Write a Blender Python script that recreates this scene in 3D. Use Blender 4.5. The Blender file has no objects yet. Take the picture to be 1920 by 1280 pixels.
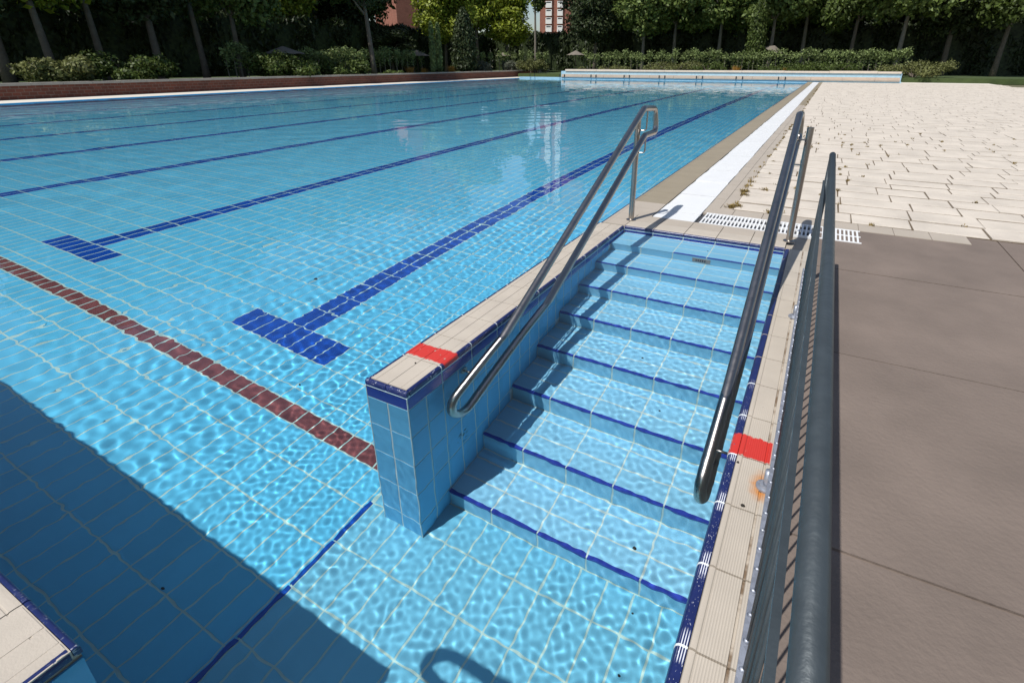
import bpy, math, random
import numpy as np
from mathutils import Vector, Matrix

random.seed(7)
rng = np.random.default_rng(7)
sc = bpy.context.scene
COL = sc.collection

# ------------------------------------------------------------------ camera
F, CX, CY = 983.16, 1004.2, 528.5          # pixels of a 1920 x 1280 frame
YAW, PITCH = 0.4876, 0.3966
CAM = Vector((0.0917, -4.1349, 1.2779))
cyw, syw, cpt, spt = math.cos(YAW), math.sin(YAW), math.cos(PITCH), math.sin(PITCH)
W_ = Vector((-syw * cpt, cyw * cpt, -spt))
R_ = Vector((cyw, syw, 0))
U_ = R_.cross(W_)
cam_d = bpy.data.cameras.new("camera")
cam = bpy.data.objects.new("camera", cam_d)
COL.objects.link(cam)
m = Matrix((R_, U_, -W_)).transposed().to_4x4()
m.translation = CAM
cam.matrix_world = m
cam_d.sensor_fit = 'HORIZONTAL'
cam_d.sensor_width = 36
cam_d.lens = F / 1920 * 36
cam_d.shift_x = (960 - CX) / 1920
cam_d.shift_y = (CY - 640) / 1920
cam_d.clip_start = 0.02
cam_d.clip_end = 3000
sc.camera = cam

# ------------------------------------------------------------------ sky, sun, exposure
SUNV = Vector((-0.215, -0.55, 1.0)).normalized()     # towards the sun
world = bpy.data.worlds.new("World")
sc.world = world
world.use_nodes = True
wn = world.node_tree
bg = wn.nodes['Background']
sky = wn.nodes.new('ShaderNodeTexSky')
sky.sky_type = 'NISHITA'
sky.sun_disc = False
sky.sun_elevation = math.asin(SUNV.z)
sky.sun_rotation = math.atan2(SUNV.x, SUNV.y)
wn.links.new(sky.outputs[0], bg.inputs[0])
bg.inputs[1].default_value = 0.095
sun_d = bpy.data.lights.new("sun", 'SUN')
sun_d.energy = 4.6
sun_d.angle = math.radians(0.5)
sun_d.color = (1.0, 0.975, 0.94)
sun_d.cycles.is_caustics_light = True
sun = bpy.data.objects.new("sun", sun_d)
COL.objects.link(sun)
sun.rotation_euler = SUNV.to_track_quat('Z', 'Y').to_euler()
sun.location = (-10, -20, 40)
sc.view_settings.view_transform = 'Standard'
sc.view_settings.look = 'None'
sc.view_settings.gamma = 1
sc.view_settings.use_curve_mapping = False
sc.view_settings.exposure = 0.08
cyc = sc.cycles
cyc.use_denoising = True
cyc.max_bounces = 10
cyc.diffuse_bounces = 3
cyc.glossy_bounces = 4
cyc.transmission_bounces = 8
cyc.transparent_max_bounces = 8
cyc.caustics_refractive = True
cyc.caustics_reflective = False
cyc.sample_clamp_indirect = 6

# ------------------------------------------------------------------ picture <-> place
def ray(px, py):
    d = W_ + R_ * ((px - CX) / F) - U_ * ((py - CY) / F)
    return d.normalized()

def dist(px, beyond):
    """horizontal distance from the camera to a point `beyond` metres past the garden's front edge"""
    d = ray(px, 117)
    h = math.hypot(d.x, d.y)
    left = (-26.65 - CAM.x) / (d.x / h) if d.x < -1e-3 else 1e9
    far = (41.65 - CAM.y) / (d.y / h) if d.y > 1e-3 else 1e9
    return min(left, far) + beyond

def spot(px, rng_):
    """ground position seen at pixel column px, rng_ metres away (horizontally)"""
    rng_ = dist(px, rng_)
    d = ray(px, 117)
    h = math.hypot(d.x, d.y)
    return CAM.x + d.x / h * rng_, CAM.y + d.y / h * rng_

def height(px, py, rng_):
    rng_ = dist(px, rng_)
    d = ray(px, py)
    return CAM.z + d.z / math.hypot(d.x, d.y) * rng_

# ------------------------------------------------------------------ materials
class NT:
    def __init__(self, name):
        self.m = bpy.data.materials.new(name)
        self.m.use_nodes = True
        self.t = self.m.node_tree
        self.t.nodes.clear()
        self.out = self.t.nodes.new('ShaderNodeOutputMaterial')
        self._pos = None
    def n(self, typ, ins=None, **props):
        nd = self.t.nodes.new(typ)
        for k, v in props.items():
            setattr(nd, k, v)
        for k, v in (ins or {}).items():
            self.put(nd.inputs[k], v)
        return nd
    def put(self, sock, v):
        if isinstance(v, bpy.types.NodeSocket):
            self.t.links.new(v, sock)
        elif isinstance(v, (tuple, list)) and len(v) == 3 and len(sock.default_value) == 4:
            sock.default_value = (*v, 1)
        else:
            sock.default_value = v
    def math(self, op, a, b=0.0, c=None, clamp=False):
        nd = self.n('ShaderNodeMath', operation=op, use_clamp=clamp)
        self.put(nd.inputs[0], a)
        self.put(nd.inputs[1], b)
        if c is not None:
            self.put(nd.inputs[2], c)
        return nd.outputs[0]
    def pos(self):
        if self._pos is None:
            g = self.n('ShaderNodeNewGeometry')
            self._posv = g.outputs['Position']
            s = self.n('ShaderNodeSeparateXYZ', {0: self._posv})
            self._pos = (s.outputs[0], s.outputs[1], s.outputs[2])
        return self._pos
    def vec(self):
        self.pos()
        return self._posv
    def noise(self, scale, detail=3, vec=None, rough=0.55):
        return self.n('ShaderNodeTexNoise', {'Vector': vec if vec is not None else self.vec(), 'Scale': scale, 'Detail': detail, 'Roughness': rough}).outputs['Fac']
    def scaled(self, x, y, z):
        return self.n('ShaderNodeVectorMath', {0: self.vec(), 1: (x, y, z)}, operation='MULTIPLY').outputs[0]
    def mix(self, f, a, b):
        nd = self.n('ShaderNodeMix', data_type='RGBA')
        self.put(nd.inputs[0], f)
        self.put(nd.inputs[6], a)
        self.put(nd.inputs[7], b)
        return nd.outputs[2]
    def ramp(self, v, lo, hi):
        nd = self.n('ShaderNodeMapRange', {'Value': v, 'From Min': lo, 'From Max': hi})
        nd.interpolation_type = 'SMOOTHSTEP'
        return nd.outputs[0]
    def band(self, v, lo, hi, soft=0.004):
        """1 between lo and hi"""
        return self.math('MULTIPLY', self.ramp(v, lo - soft, lo + soft), self.ramp(v, hi + soft, hi - soft))
    def bright(self, col, f):
        nd = self.n('ShaderNodeVectorMath', operation='SCALE')
        self.put(nd.inputs[0], col)
        self.put(nd.inputs['Scale'], f)
        return nd.outputs[0]
    def cell(self, sx, sy, sz):
        s = self.scaled(sx, sy, sz)
        fl = self.n('ShaderNodeVectorMath', {0: s}, operation='FLOOR').outputs[0]
        return self.n('ShaderNodeTexWhiteNoise', {'Vector': fl}, noise_dimensions='3D').outputs['Value']
    def pbr(self, col, rough=0.5, metal=0.0, bump=None, bump_s=0.1, bump_d=0.01, spec=0.5, trans=0.0):
        b = self.n('ShaderNodeBsdfPrincipled')
        self.put(b.inputs['Base Color'], col)
        self.put(b.inputs['Roughness'], rough)
        self.put(b.inputs['Metallic'], metal)
        self.put(b.inputs['Specular IOR Level'], spec)
        if bump is not None:
            bn = self.n('ShaderNodeBump', {'Height': bump, 'Strength': bump_s, 'Distance': bump_d})
            self.t.links.new(bn.outputs[0], b.inputs['Normal'])
        res = b.outputs[0]
        if trans:
            tr = self.n('ShaderNodeBsdfTranslucent')
            self.put(tr.inputs[0], col)
            mx = self.n('ShaderNodeMixShader')
            mx.inputs[0].default_value = trans
            self.t.links.new(res, mx.inputs[1])
            self.t.links.new(tr.outputs[0], mx.inputs[2])
            res = mx.outputs[0]
        self.t.links.new(res, self.out.inputs[0])
        return self.m

def glazed(name, col, var=0.08, rough=0.5, sc_=(8, 4, 4), grime=0.05):
    t = NT(name)
    r = t.math('MULTIPLY_ADD', t.cell(*sc_), 2 * var, 1 - var)
    g = t.math('MULTIPLY_ADD', t.noise(9, 4), 2 * grime, 1 - grime)
    c = t.bright(tuple(col), t.math('MULTIPLY', r, g))
    return t.pbr(c, rough, bump=t.noise(60, 2), bump_s=0.05, bump_d=0.004, spec=0.25)

def plain(name, col, rough=0.6, metal=0.0, ns=8, var=0.25, bump=0.2, bd=0.01, fine=40):
    t = NT(name)
    f = t.math('MULTIPLY_ADD', t.noise(ns, 5), 2 * var, 1 - var)
    return t.pbr(t.bright(tuple(col), f), rough, metal, bump=t.noise(fine, 4), bump_s=bump, bump_d=bd)

M = {}
M['floor_tile'] = glazed('floor_tile_blue', (0.11, 0.555, 0.835), 0.05)
M['landing_tile'] = glazed('landing_tile_blue', (0.175, 0.575, 0.79), 0.05)
M['step_tile'] = glazed('step_tile_pale_blue', (0.275, 0.655, 0.89), 0.035, sc_=(4, 8, 3))
M['wall_tile'] = glazed('wall_tile_blue', (0.15, 0.53, 0.86), 0.05, sc_=(4, 8, 4))
def wall_mat():
    t = NT('wall_tile_blue')
    x, y, z = t.pos()
    f = t.math('MULTIPLY', t.math('MULTIPLY_ADD', t.cell(4, 8, 4), 0.1, 0.95), t.math('MULTIPLY_ADD', t.noise(9, 4), 0.1, 0.95))
    c = t.bright((0.15, 0.53, 0.86), f)
    n = t.noise(26, 5, t.scaled(1, 1, 1.6), 0.7)
    m1 = t.math('MULTIPLY', t.math('MULTIPLY', t.band(y, -2.44, -2.36, .02), t.band(z, -.86, -.74, .03)), t.ramp(n, .52, .58))
    c = t.mix(t.math('MULTIPLY', m1, .85), c, (0.03, 0.035, 0.03))
    return t.pbr(c, 0.5, bump=t.noise(60, 2), bump_s=0.05, bump_d=0.004, spec=0.25)
M['wall_tile'] = wall_mat()
M['dark_blue'] = glazed('glazed_cobalt', (0.032, 0.062, 0.42), 0.12, 0.3, (4, 4, 4))
M['lane_blue'] = glazed('lane_tile_blue', (0.008, 0.075, 0.42), 0.12, 0.2)
M['maroon'] = glazed('maroon_tile', (0.20, 0.07, 0.07), 0.2, 0.3, (8, 8, 4), 0.2)

def grout(name, col):
    t = NT(name)
    f = t.math('MULTIPLY_ADD', t.noise(14, 4), 0.3, 0.85)
    return t.pbr(t.bright(col, f), 0.85)
M['grout'] = grout('pale_grout', (0.46, 0.69, 0.65))
M['grout_step'] = grout('pale_step_grout', (0.62, 0.80, 0.76))
M['grout_wall'] = grout('pale_wall_grout', (0.66, 0.82, 0.84))
M['grout_deck'] = grout('deck_grout', (0.36, 0.31, 0.25))
M['grout_white'] = grout('white_grout', (0.68, 0.72, 0.72))

RED = (0.52, 0.035, 0.025)
def red_mask(t):
    """hand-painted red stripe across the coping, ragged brush edges, chipped"""
    x, y, z = t.pos()
    w = t.math('MULTIPLY_ADD', t.noise(30, 6, None, 0.75), 0.06, -0.03)
    yy = t.math('ADD', y, w)
    a = t.math('MULTIPLY', t.band(yy, -2.495, -2.375, 0.003), t.band(x, -0.5, 0.137, 0.002))
    b = t.math('MULTIPLY', t.band(yy, -2.50, -2.392, 0.003), t.band(x, -1.6, -1.0, 0.002))
    chip = t.ramp(t.noise(70, 3, t.scaled(1, 0.6, 1)), 0.70, 0.655)
    return t.math('MULTIPLY', t.math('MAXIMUM', a, b), chip)

def coping_mat(name, ribbed):
    t = NT(name)
    x, y, z = t.pos()
    col = (0.465, 0.408, 0.335)
    f = t.math('MULTIPLY_ADD', t.noise(6, 5), 0.30, 0.83)
    f = t.math('MULTIPLY', f, t.math('MULTIPLY_ADD', t.cell(4, 4, 1), 0.07, 0.965))
    c = t.bright(col, f)
    ht = t.noise(160, 2)
    if ribbed:
        rib = t.math('SINE', t.math('MULTIPLY', x, 2 * math.pi / 0.0068))
        on = t.math('MULTIPLY', t.band(x, 0.052, 0.20, 0.001), t.ramp(y, -1.9, -2.7))
        rib = t.math('MULTIPLY', rib, on)
        c = t.bright(c, t.math('MULTIPLY_ADD', rib, 0.07, 1.0))
        ht = t.math('ADD', t.math('MULTIPLY', rib, 1.0), t.math('MULTIPLY', ht, 0.3))
        # brown dirt that settled in the outer groove
        gr = t.band(x, 0.119, 0.1265, 0.0025)
        dn = t.ramp(t.noise(5, 6, t.scaled(0.3, 1.3, 1), 0.7), 0.42, 0.62)
        c = t.mix(t.math('MULTIPLY', gr, t.math('MULTIPLY', dn, 0.85)), c, (0.12, 0.065, 0.025))
        # rust bleeding from the fence foot
        dx = t.math('MULTIPLY', t.math('SUBTRACT', x, 0.128), 1.0)
        dy = t.math('MULTIPLY', t.math('SUBTRACT', y, -2.62), 0.55)
        dist = t.math('POWER', t.math('ADD', t.math('MULTIPLY', dx, dx), t.math('MULTIPLY', dy, dy)), 0.5)
        dist = t.math('ADD', dist, t.math('MULTIPLY_ADD', t.noise(45, 4), 0.03, -0.015))
        c = t.mix(t.math('MULTIPLY', t.ramp(dist, 0.052, 0.012), 0.9), c, (0.50, 0.19, 0.03))
    sp = t.ramp(t.noise(30, 2), 0.735, 0.76)
    c = t.mix(t.math('MULTIPLY', sp, 0.6), c, (0.16, 0.11, 0.07))
    c = t.mix(red_mask(t), c, RED)
    return t.pbr(c, 0.5, bump=ht, bump_s=0.35, bump_d=0.0025)
M['cream'] = coping_mat('cream_coping', False)
M['cream_rib'] = coping_mat('ribbed_cream_coping', True)

def edge_mat(name, along):
    """dark blue glazed lip; ribs worn white near the joints"""
    t = NT(name)
    x, y, z = t.pos()
    if along == 'right':
        fr = t.math('FRACT', t.math('MULTIPLY', y, 4.0))
        near = t.math('ABSOLUTE', t.math('SUBTRACT', fr, 0.5))            # .5 at a joint
        st = t.ramp(t.math('SINE', t.math('MULTIPLY', x, 2 * math.pi / 0.0062)), 0.15, 0.5)
        nz = t.noise(16, 5, t.scaled(0.6, 1.0, 0.3), 0.7)
        lines = t.math('MULTIPLY', st, t.ramp(t.math('ADD', near, t.math('MULTIPLY', nz, 0.28)), 0.44, 0.52))
        speck = t.ramp(t.noise(190, 3, t.scaled(2, 0.6, 1)), 0.62, 0.68)
        speck = t.math('MULTIPLY', speck, t.ramp(nz, 0.36, 0.52))
        wear = t.math('MULTIPLY', t.math('MAXIMUM', lines, speck), t.math('MULTIPLY', t.band(x, 0.009, 0.031, 0.002), t.ramp(y, -1.75, -2.6)))
    else:
        nz = t.noise(12, 5, t.scaled(2.0, 0.7, 2.0), 0.7)
        speck = t.ramp(t.noise(150, 4, t.scaled(1.5, 0.35, 1.5)), 0.56, 0.66)
        wear = t.math('MULTIPLY', t.math('MULTIPLY', speck, t.ramp(nz, 0.45, 0.62)), 0.85)
    c = t.bright((0.013, 0.021, 0.095), t.math('MULTIPLY_ADD', t.noise(20, 4), 0.6, 0.7))
    c = t.mix(wear, c, (0.66, 0.68, 0.72))
    c = t.mix(red_mask(t), c, RED)
    return t.pbr(c, 0.28, bump=t.noise(80, 3), bump_s=0.12, bump_d=0.003)
M['edge_right'] = edge_mat('worn_blue_lip', 'right')
M['edge'] = edge_mat('blue_lip', 'other')

M['deck_tile'] = plain('beige_deck_tile', (0.40, 0.345, 0.28), 0.55, ns=3.5, var=0.14, bump=0.15, bd=0.003, fine=120)
M['ledge_tile'] = plain('sandy_ledge_tile', (0.29, 0.24, 0.165), 0.45, ns=2.5, var=0.16, bump=0.12, bd=0.003, fine=120)
M['white_plastic'] = plain('white_plastic', (0.74, 0.74, 0.73), 0.4, ns=5, var=0.05, bump=0.05, bd=0.002)
M['pit'] = plain('dark_channel', (0.05, 0.05, 0.055), 0.8)
M['paver'] = plain('white_stone', (0.53, 0.47, 0.395), 0.8, ns=2.6, var=0.32, bump=0.5, bd=0.01, fine=30)
M['soil'] = plain('paver_bedding', (0.12, 0.085, 0.05), 0.9, ns=12, var=0.4, bump=0.6, bd=0.02)
M['weed'] = plain('dry_weed', (0.23, 0.16, 0.045), 0.8, ns=3, var=0.45, bump=0)
M['brown_path'] = plain('brown_concrete', (0.165, 0.128, 0.104), 0.85, ns=2.2, var=0.38, bump=0.5, bd=0.008, fine=55)
M['ground'] = plain('earth', (0.12, 0.11, 0.06), 0.95, ns=1.2, var=0.4, bump=0.4, bd=0.03, fine=9)
M['lawn'] = plain('lawn', (0.05, 0.075, 0.02), 0.95, ns=2.0, var=0.45, bump=0.6, bd=0.04, fine=25)
M['white_deck'] = plain('pale_deck', (0.62, 0.57, 0.49), 0.7, ns=2, var=0.14, bump=0.2, bd=0.004)

def steel():
    t = NT('brushed_stainless')
    s = t.noise(35, 4)
    c = t.bright((0.40, 0.37, 0.34), t.math('MULTIPLY_ADD', t.noise(5, 5), 0.6, 0.68))
    r = t.math('MULTIPLY_ADD', s, 0.16, 0.22)
    return t.pbr(c, r, 1.0, bump=t.noise(220, 2), bump_s=0.06, bump_d=0.001)
M['steel'] = steel()
def galv():
    t = NT('galvanised_steel')
    v = t.n('ShaderNodeTexVoronoi', {'Vector': t.vec(), 'Scale': 60}).outputs['Color']
    s = t.n('ShaderNodeSeparateColor', {0: v}).outputs[0]
    f = t.math('MULTIPLY', t.math('MULTIPLY_ADD', s, 0.30, 0.82), t.math('MULTIPLY_ADD', t.noise(7, 4), 0.5, 0.75))
    return t.pbr(t.bright((0.40, 0.42, 0.47), f), 0.5, 0.65, bump=t.noise(90, 3), bump_s=0.25, bump_d=0.003)
M['galv'] = galv()

def brick(name, a, b, mortar, scale, bw=0.5, bh=0.25):
    t = NT(name)
    x, y, z = t.pos()
    g = t.n('ShaderNodeNewGeometry')
    u = t.math('ADD', x, y)
    cv = t.n('ShaderNodeCombineXYZ', {0: u, 1: z, 2: 0.0}).outputs[0]
    bt = t.n('ShaderNodeTexBrick', {'Vector': cv, 'Color1': a, 'Color2': b, 'Mortar': mortar, 'Scale': scale, 'Mortar Size': 0.02})
    bt.inputs['Brick Width'].default_value = bw
    bt.inputs['Row Height'].default_value = bh
    c = t.bright(bt.outputs[0], t.math('MULTIPLY_ADD', t.noise(1.6, 5), 0.7, 0.65))
    ef = t.ramp(t.noise(1.1, 6, t.scaled(1, 1, 4), 0.7), 0.60, 0.72)
    c = t.mix(t.math('MULTIPLY', ef, 0.35), c, (0.42, 0.33, 0.27))
    return t.pbr(c, 0.85, bump=bt.outputs['Fac'], bump_s=-0.4, bump_d=0.01)
M['brick'] = brick('red_brick', (0.17, 0.05, 0.03), (0.11, 0.035, 0.022), (0.16, 0.11, 0.085), 2.0)
M['tower_brick'] = brick('tower_brick', (0.30, 0.115, 0.075), (0.25, 0.09, 0.06), (0.27, 0.14, 0.10), 2.0)
M['cap'] = plain('grey_cap_stone', (0.34, 0.31, 0.27), 0.8, ns=3, var=0.3)
M['pale_blue'] = glazed('pale_blue_render', (0.36, 0.56, 0.68), 0.05, 0.5)
M['pool_wall'] = glazed('pool_wall_tile', (0.13, 0.53, 0.80), 0.05, 0.3)
M['sand_stone'] = plain('sandstone', (0.55, 0.43, 0.33), 0.7, ns=2, var=0.2)
M['cream_stone'] = plain('cream_stone', (0.66, 0.58, 0.48), 0.7, ns=2, var=0.15)
M['black'] = plain('black_rubber', (0.02, 0.02, 0.022), 0.5)
M['thatch'] = plain('grey_thatch', (0.17, 0.145, 0.115), 0.95, ns=14, var=0.4, bump=0.8, bd=0.03, fine=45)
M['wood'] = plain('dark_wood', (0.09, 0.065, 0.045), 0.8)
M['bark'] = plain('bark', (0.13, 0.105, 0.08), 0.95, ns=5, var=0.4, bump=0.9, bd=0.04, fine=18)
M['pale_bark'] = plain('pale_bark', (0.20, 0.175, 0.14), 0.9, ns=4, var=0.35, bump=0.6, bd=0.03, fine=12)
M['white_frame'] = plain('white_window', (0.75, 0.74, 0.70), 0.6, ns=1, var=0.1)
M['glass'] = plain('window_glass', (0.03, 0.035, 0.045), 0.1, bump=0)
M['debris'] = plain('dead_leaf', (0.02, 0.016, 0.012), 0.8)

def leafmat(name, col, var=0.5, trans=0.25):
    t = NT(name)
    f = t.math('MULTIPLY_ADD', t.cell(7, 7, 7), 2 * var, 1 - var)
    g = t.math('MULTIPLY_ADD', t.noise(0.8, 3), 0.9, 0.55)
    c = t.bright(tuple(col), t.math('MULTIPLY', f, g))
    return t.pbr(c, 0.55, trans=trans, spec=0.3)
M['leaf_bright'] = leafmat('yellow_green_leaf', (0.19, 0.225, 0.02))
M['leaf_mid'] = leafmat('green_leaf', (0.075, 0.105, 0.022))
M['leaf_dark'] = leafmat('dark_leaf', (0.042, 0.058, 0.02), trans=0.15)
M['leaf_plane'] = leafmat('plane_leaf', (0.11, 0.15, 0.035))
M['leaf_hedge'] = leafmat('thuja_leaf', (0.030, 0.043, 0.014), trans=0.1)
M['leaf_pale'] = leafmat('pale_vine_leaf', (0.19, 0.24, 0.085))
M['leaf_grey'] = leafmat('grey_green_leaf', (0.12, 0.13, 0.09))
M['leaf_olive'] = leafmat('olive_green_leaf', (0.14, 0.15, 0.05))
M['leaf_orange'] = leafmat('orange_grass', (0.34, 0.19, 0.035), 0.35)

wt = NT('pool_water')
gl = wt.n('ShaderNodeBsdfGlass', {'IOR': 1.333, 'Roughness': 0.0, 'Color': (1, 1, 1)})
wt.t.links.new(gl.outputs[0], wt.out.inputs[0])
M['water'] = wt.m

# ------------------------------------------------------------------ mesh helpers
def tag(o, label=None, cat=None, group=None, kind=None):
    if label: o['label'] = label
    if cat: o['category'] = cat
    if group: o['group'] = group
    if kind: o['kind'] = kind
    return o

def link(o, parent=None):
    COL.objects.link(o)
    if parent is not None:
        o.parent = parent
        o.matrix_parent_inverse = Matrix.Translation(-world_loc(parent))
    return o

def world_loc(o):
    v = Vector((0, 0, 0))
    while o is not None:
        v = v + o.location + o.matrix_parent_inverse.translation
        o = o.parent
    return v

def recv(o):
    o.cycles.is_caustics_receiver = True
    return o

def empty(name, loc=(0, 0, 0)):
    o = bpy.data.objects.new(name, None)
    o.empty_display_size = 0.1
    o.location = loc
    COL.objects.link(o)
    return o

def mesh(name, verts, faces, mat, parent=None, smooth=False, loc=None):
    me = bpy.data.meshes.new(name)
    me.from_pydata([tuple(v) for v in verts], [], [tuple(f) for f in faces])
    for mm in (mat if isinstance(mat, (list, tuple)) else [mat]):
        me.materials.append(mm)
    if smooth:
        me.polygons.foreach_set('use_smooth', [True] * len(me.polygons))
    o = bpy.data.objects.new(name, me)
    if loc: o.location = loc
    return link(o, parent)

def np_mesh(name, V, Q, mat, parent=None, smooth=False, matidx=None):
    """fast quad mesh from arrays"""
    me = bpy.data.meshes.new(name)
    V = np.asarray(V, np.float32); Q = np.asarray(Q, np.int32)
    k = Q.shape[1]
    me.vertices.add(len(V)); me.vertices.foreach_set('co', V.ravel())
    me.loops.add(Q.size); me.loops.foreach_set('vertex_index', Q.ravel())
    me.polygons.add(len(Q))
    me.polygons.foreach_set('loop_start', np.arange(0, Q.size, k, dtype=np.int32))
    try:
        me.polygons.foreach_set('loop_total', np.full(len(Q), k, np.int32))
    except Exception:
        pass
    for mm in (mat if isinstance(mat, (list, tuple)) else [mat]):
        me.materials.append(mm)
    if matidx is not None:
        me.polygons.foreach_set('material_index', np.asarray(matidx, np.int32))
    me.polygons.foreach_set('use_smooth', np.full(len(Q), smooth, bool))
    me.update(calc_edges=True)
    me.validate()
    o = bpy.data.objects.new(name, me)
    return link(o, parent)

class MB:
    """collects simple solids into one mesh"""
    def __init__(self): self.v, self.f = [], []
    def add(self, v, f):
        k = len(self.v); self.v += [tuple(p) for p in v]; self.f += [tuple(i + k for i in q) for q in f]; return self
    def box(self, x0, x1, y0, y1, z0, z1):
        v = [(x, y, z) for z in (z0, z1) for y in (y0, y1) for x in (x0, x1)]
        return self.add(v, [(0, 2, 3, 1), (4, 5, 7, 6), (0, 1, 5, 4), (2, 6, 7, 3), (0, 4, 6, 2), (1, 3, 7, 5)])
    def rings(self, rings, cap=True, close=False):
        n = len(rings[0]); v = [p for r in rings for p in r]; f = []
        R = len(rings)
        for i in range(R - (0 if close else 1)):
            a, b = i * n, ((i + 1) % R) * n
            for j in range(n):
                f.append((a + j, a + (j + 1) % n, b + (j + 1) % n, b + j))
        if cap and not close:
            f.append(tuple(range(n - 1, -1, -1))); f.append(tuple(range((R - 1) * n, R * n)))
        return self.add(v, f)
    def tube(self, path, r, seg=16, cap=True):
        P = [Vector(p) for p in path]
        rr = r if isinstance(r, (list, tuple)) else [r] * len(P)
        T = []
        for i in range(len(P)):
            T.append(((P[min(i + 1, len(P) - 1)] - P[max(i - 1, 0)])).normalized())
        up = Vector((0, 0, 1)) if abs(T[0].z) < 0.9 else Vector((1, 0, 0))
        nrm = T[0].cross(up).normalized()
        rings = []
        for i, p in enumerate(P):
            if i:
                nrm = (nrm - T[i] * nrm.dot(T[i])).normalized()
            b = T[i].cross(nrm)
            rings.append([p + (nrm * math.cos(a) + b * math.sin(a)) * rr[i] for a in [2 * math.pi * k / seg for k in range(seg)]])
        return self.rings(rings, cap)
    def cyl(self, c, r, z0, z1, seg=20, r2=None):
        r2 = r if r2 is None else r2
        return self.rings([[(c[0] + q * math.cos(2 * math.pi * k / seg), c[1] + q * math.sin(2 * math.pi * k / seg), z) for k in range(seg)] for q, z in ((r, z0), (r2, z1))])
    def build(self, name, mat, parent=None, smooth=False):
        return mesh(name, self.v, self.f, mat, parent, smooth)

def auto_smooth(o, deg=40):
    me = o.data
    me.polygons.foreach_set('use_smooth', [True] * len(me.polygons))
    me.set_sharp_from_angle(angle=math.radians(deg))
    return o

def fillet(pts, rad, n=7):
    P = [Vector(p) for p in pts]; out = [P[0]]
    for i in range(1, len(P) - 1):
        r = rad[i] if isinstance(rad, dict) and i in rad else (rad if not isinstance(rad, dict) else 0.05)
        a = (P[i - 1] - P[i]); b = (P[i + 1] - P[i]); la, lb = a.length, b.length
        a.normalize(); b.normalize()
        ang = a.angle(b); d = min(r / math.tan(ang / 2), la * 0.499, lb * 0.499)
        p0, p1 = P[i] + a * d, P[i] + b * d
        rr = d * math.tan(ang / 2)
        c = P[i] + (a + b).normalized() * (rr / math.sin(ang / 2))
        v0, v1 = p0 - c, p1 - c
        tot = v0.angle(v1)
        ax = v0.cross(v1).normalized()
        for k in range(n + 1):
            out.append(c + Matrix.Rotation(tot * k / n, 3, ax) @ v0)
    out.append(P[-1])
    return out

# tiles: a slab with chamfered rim, shared mesh data per size
_tiles = {}
def tile_data(a, b, axis, mat, h=0.004, ch=0.0014):
    """a x b slab centred on 0; axis 'z' lies flat (a along x, b along y), 'y' faces -y (a along x, b along z), 'x' faces +x (a along y, b along z)"""
    key = (round(a, 4), round(b, 4), axis, mat.name, h)
    if key in _tiles: return _tiles[key]
    A, B = a / 2, b / 2
    loc = [(-A, -B, -0.004), (A, -B, -0.004), (A, B, -0.004), (-A, B, -0.004),
           (-A, -B, h - ch * 0.5), (A, -B, h - ch * 0.5), (A, B, h - ch * 0.5), (-A, B, h - ch * 0.5),
           (-A + ch, -B + ch, h), (A - ch, -B + ch, h), (A - ch, B - ch, h), (-A + ch, B - ch, h)]
    f = [(8, 9, 10, 11)] + [(i, (i + 1) % 4, 4 + (i + 1) % 4, 4 + i) for i in range(4)] + [(4 + i, 4 + (i + 1) % 4, 8 + (i + 1) % 4, 8 + i) for i in range(4)]
    if axis == 'z': v = loc
    elif axis == 'y': v = [(p[0], -p[2], p[1]) for p in loc]
    else: v = [(p[2], p[0], p[1]) for p in loc]
    me = bpy.data.meshes.new('tile')
    me.from_pydata(v, [], f)
    me.materials.append(mat)
    _tiles[key] = me
    return me

def tile(name, me, loc, parent):
    o = bpy.data.objects.new(name, me)
    o.location = loc
    link(o, parent)
    return recv(o)

J = 0.0090   # joint width

# ------------------------------------------------------------------ levels and lines of the place
ZW = -0.032                      # water level; z = 0 is the top of the coping
ZF, ZL = -1.285, -1.262          # main floor, landing at the foot of the steps
XR = -1.47                       # right-hand long edge of the main pool
XL = -24.4                       # left-hand long edge
YN, YF = -3.92, 39.0             # near and far end
NOSE = [(-0.32 - 0.3165 * k, -0.10 - 0.149 * k) for k in range(8)]
WX0, WX1, WY = -1.485, -1.25, -2.76    # divider wall
LX = -1.61                       # left rim of the landing

# ------------------------------------------------------------------ ground and bodies of the setting
def ring(name, outer, inner, z, mat):
    ox0, ox1, oy0, oy1 = outer; ix0, ix1, iy0, iy1 = inner
    v = [(ox0, oy0, z), (ox1, oy0, z), (ox1, oy1, z), (ox0, oy1, z), (ix0, iy0, z), (ix1, iy0, z), (ix1, iy1, z), (ix0, iy1, z)]
    return mesh(name, v, [(0, 1, 5, 4), (1, 2, 6, 5), (2, 3, 7, 6), (3, 0, 4, 7)], mat)
tag(ring('ground', (-900, 900, -900, 1200), (-24.6, 0.05, -6.3, 39.2), -0.08, M['ground']), kind='structure')

pf = recv(MB().box(XL - .1, XR + .02, YN - .1, YF + .1, -1.6, ZF - 0.0018).build('pool_floor', M['grout']))
tag(pf, kind='structure')
lf = recv(MB().box(LX + .006, 0.02, -6.2, NOSE[-1][0] + 0.01, -1.58, ZL - 0.0018).build('landing_floor', M['grout']))
tag(lf, kind='structure')

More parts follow.
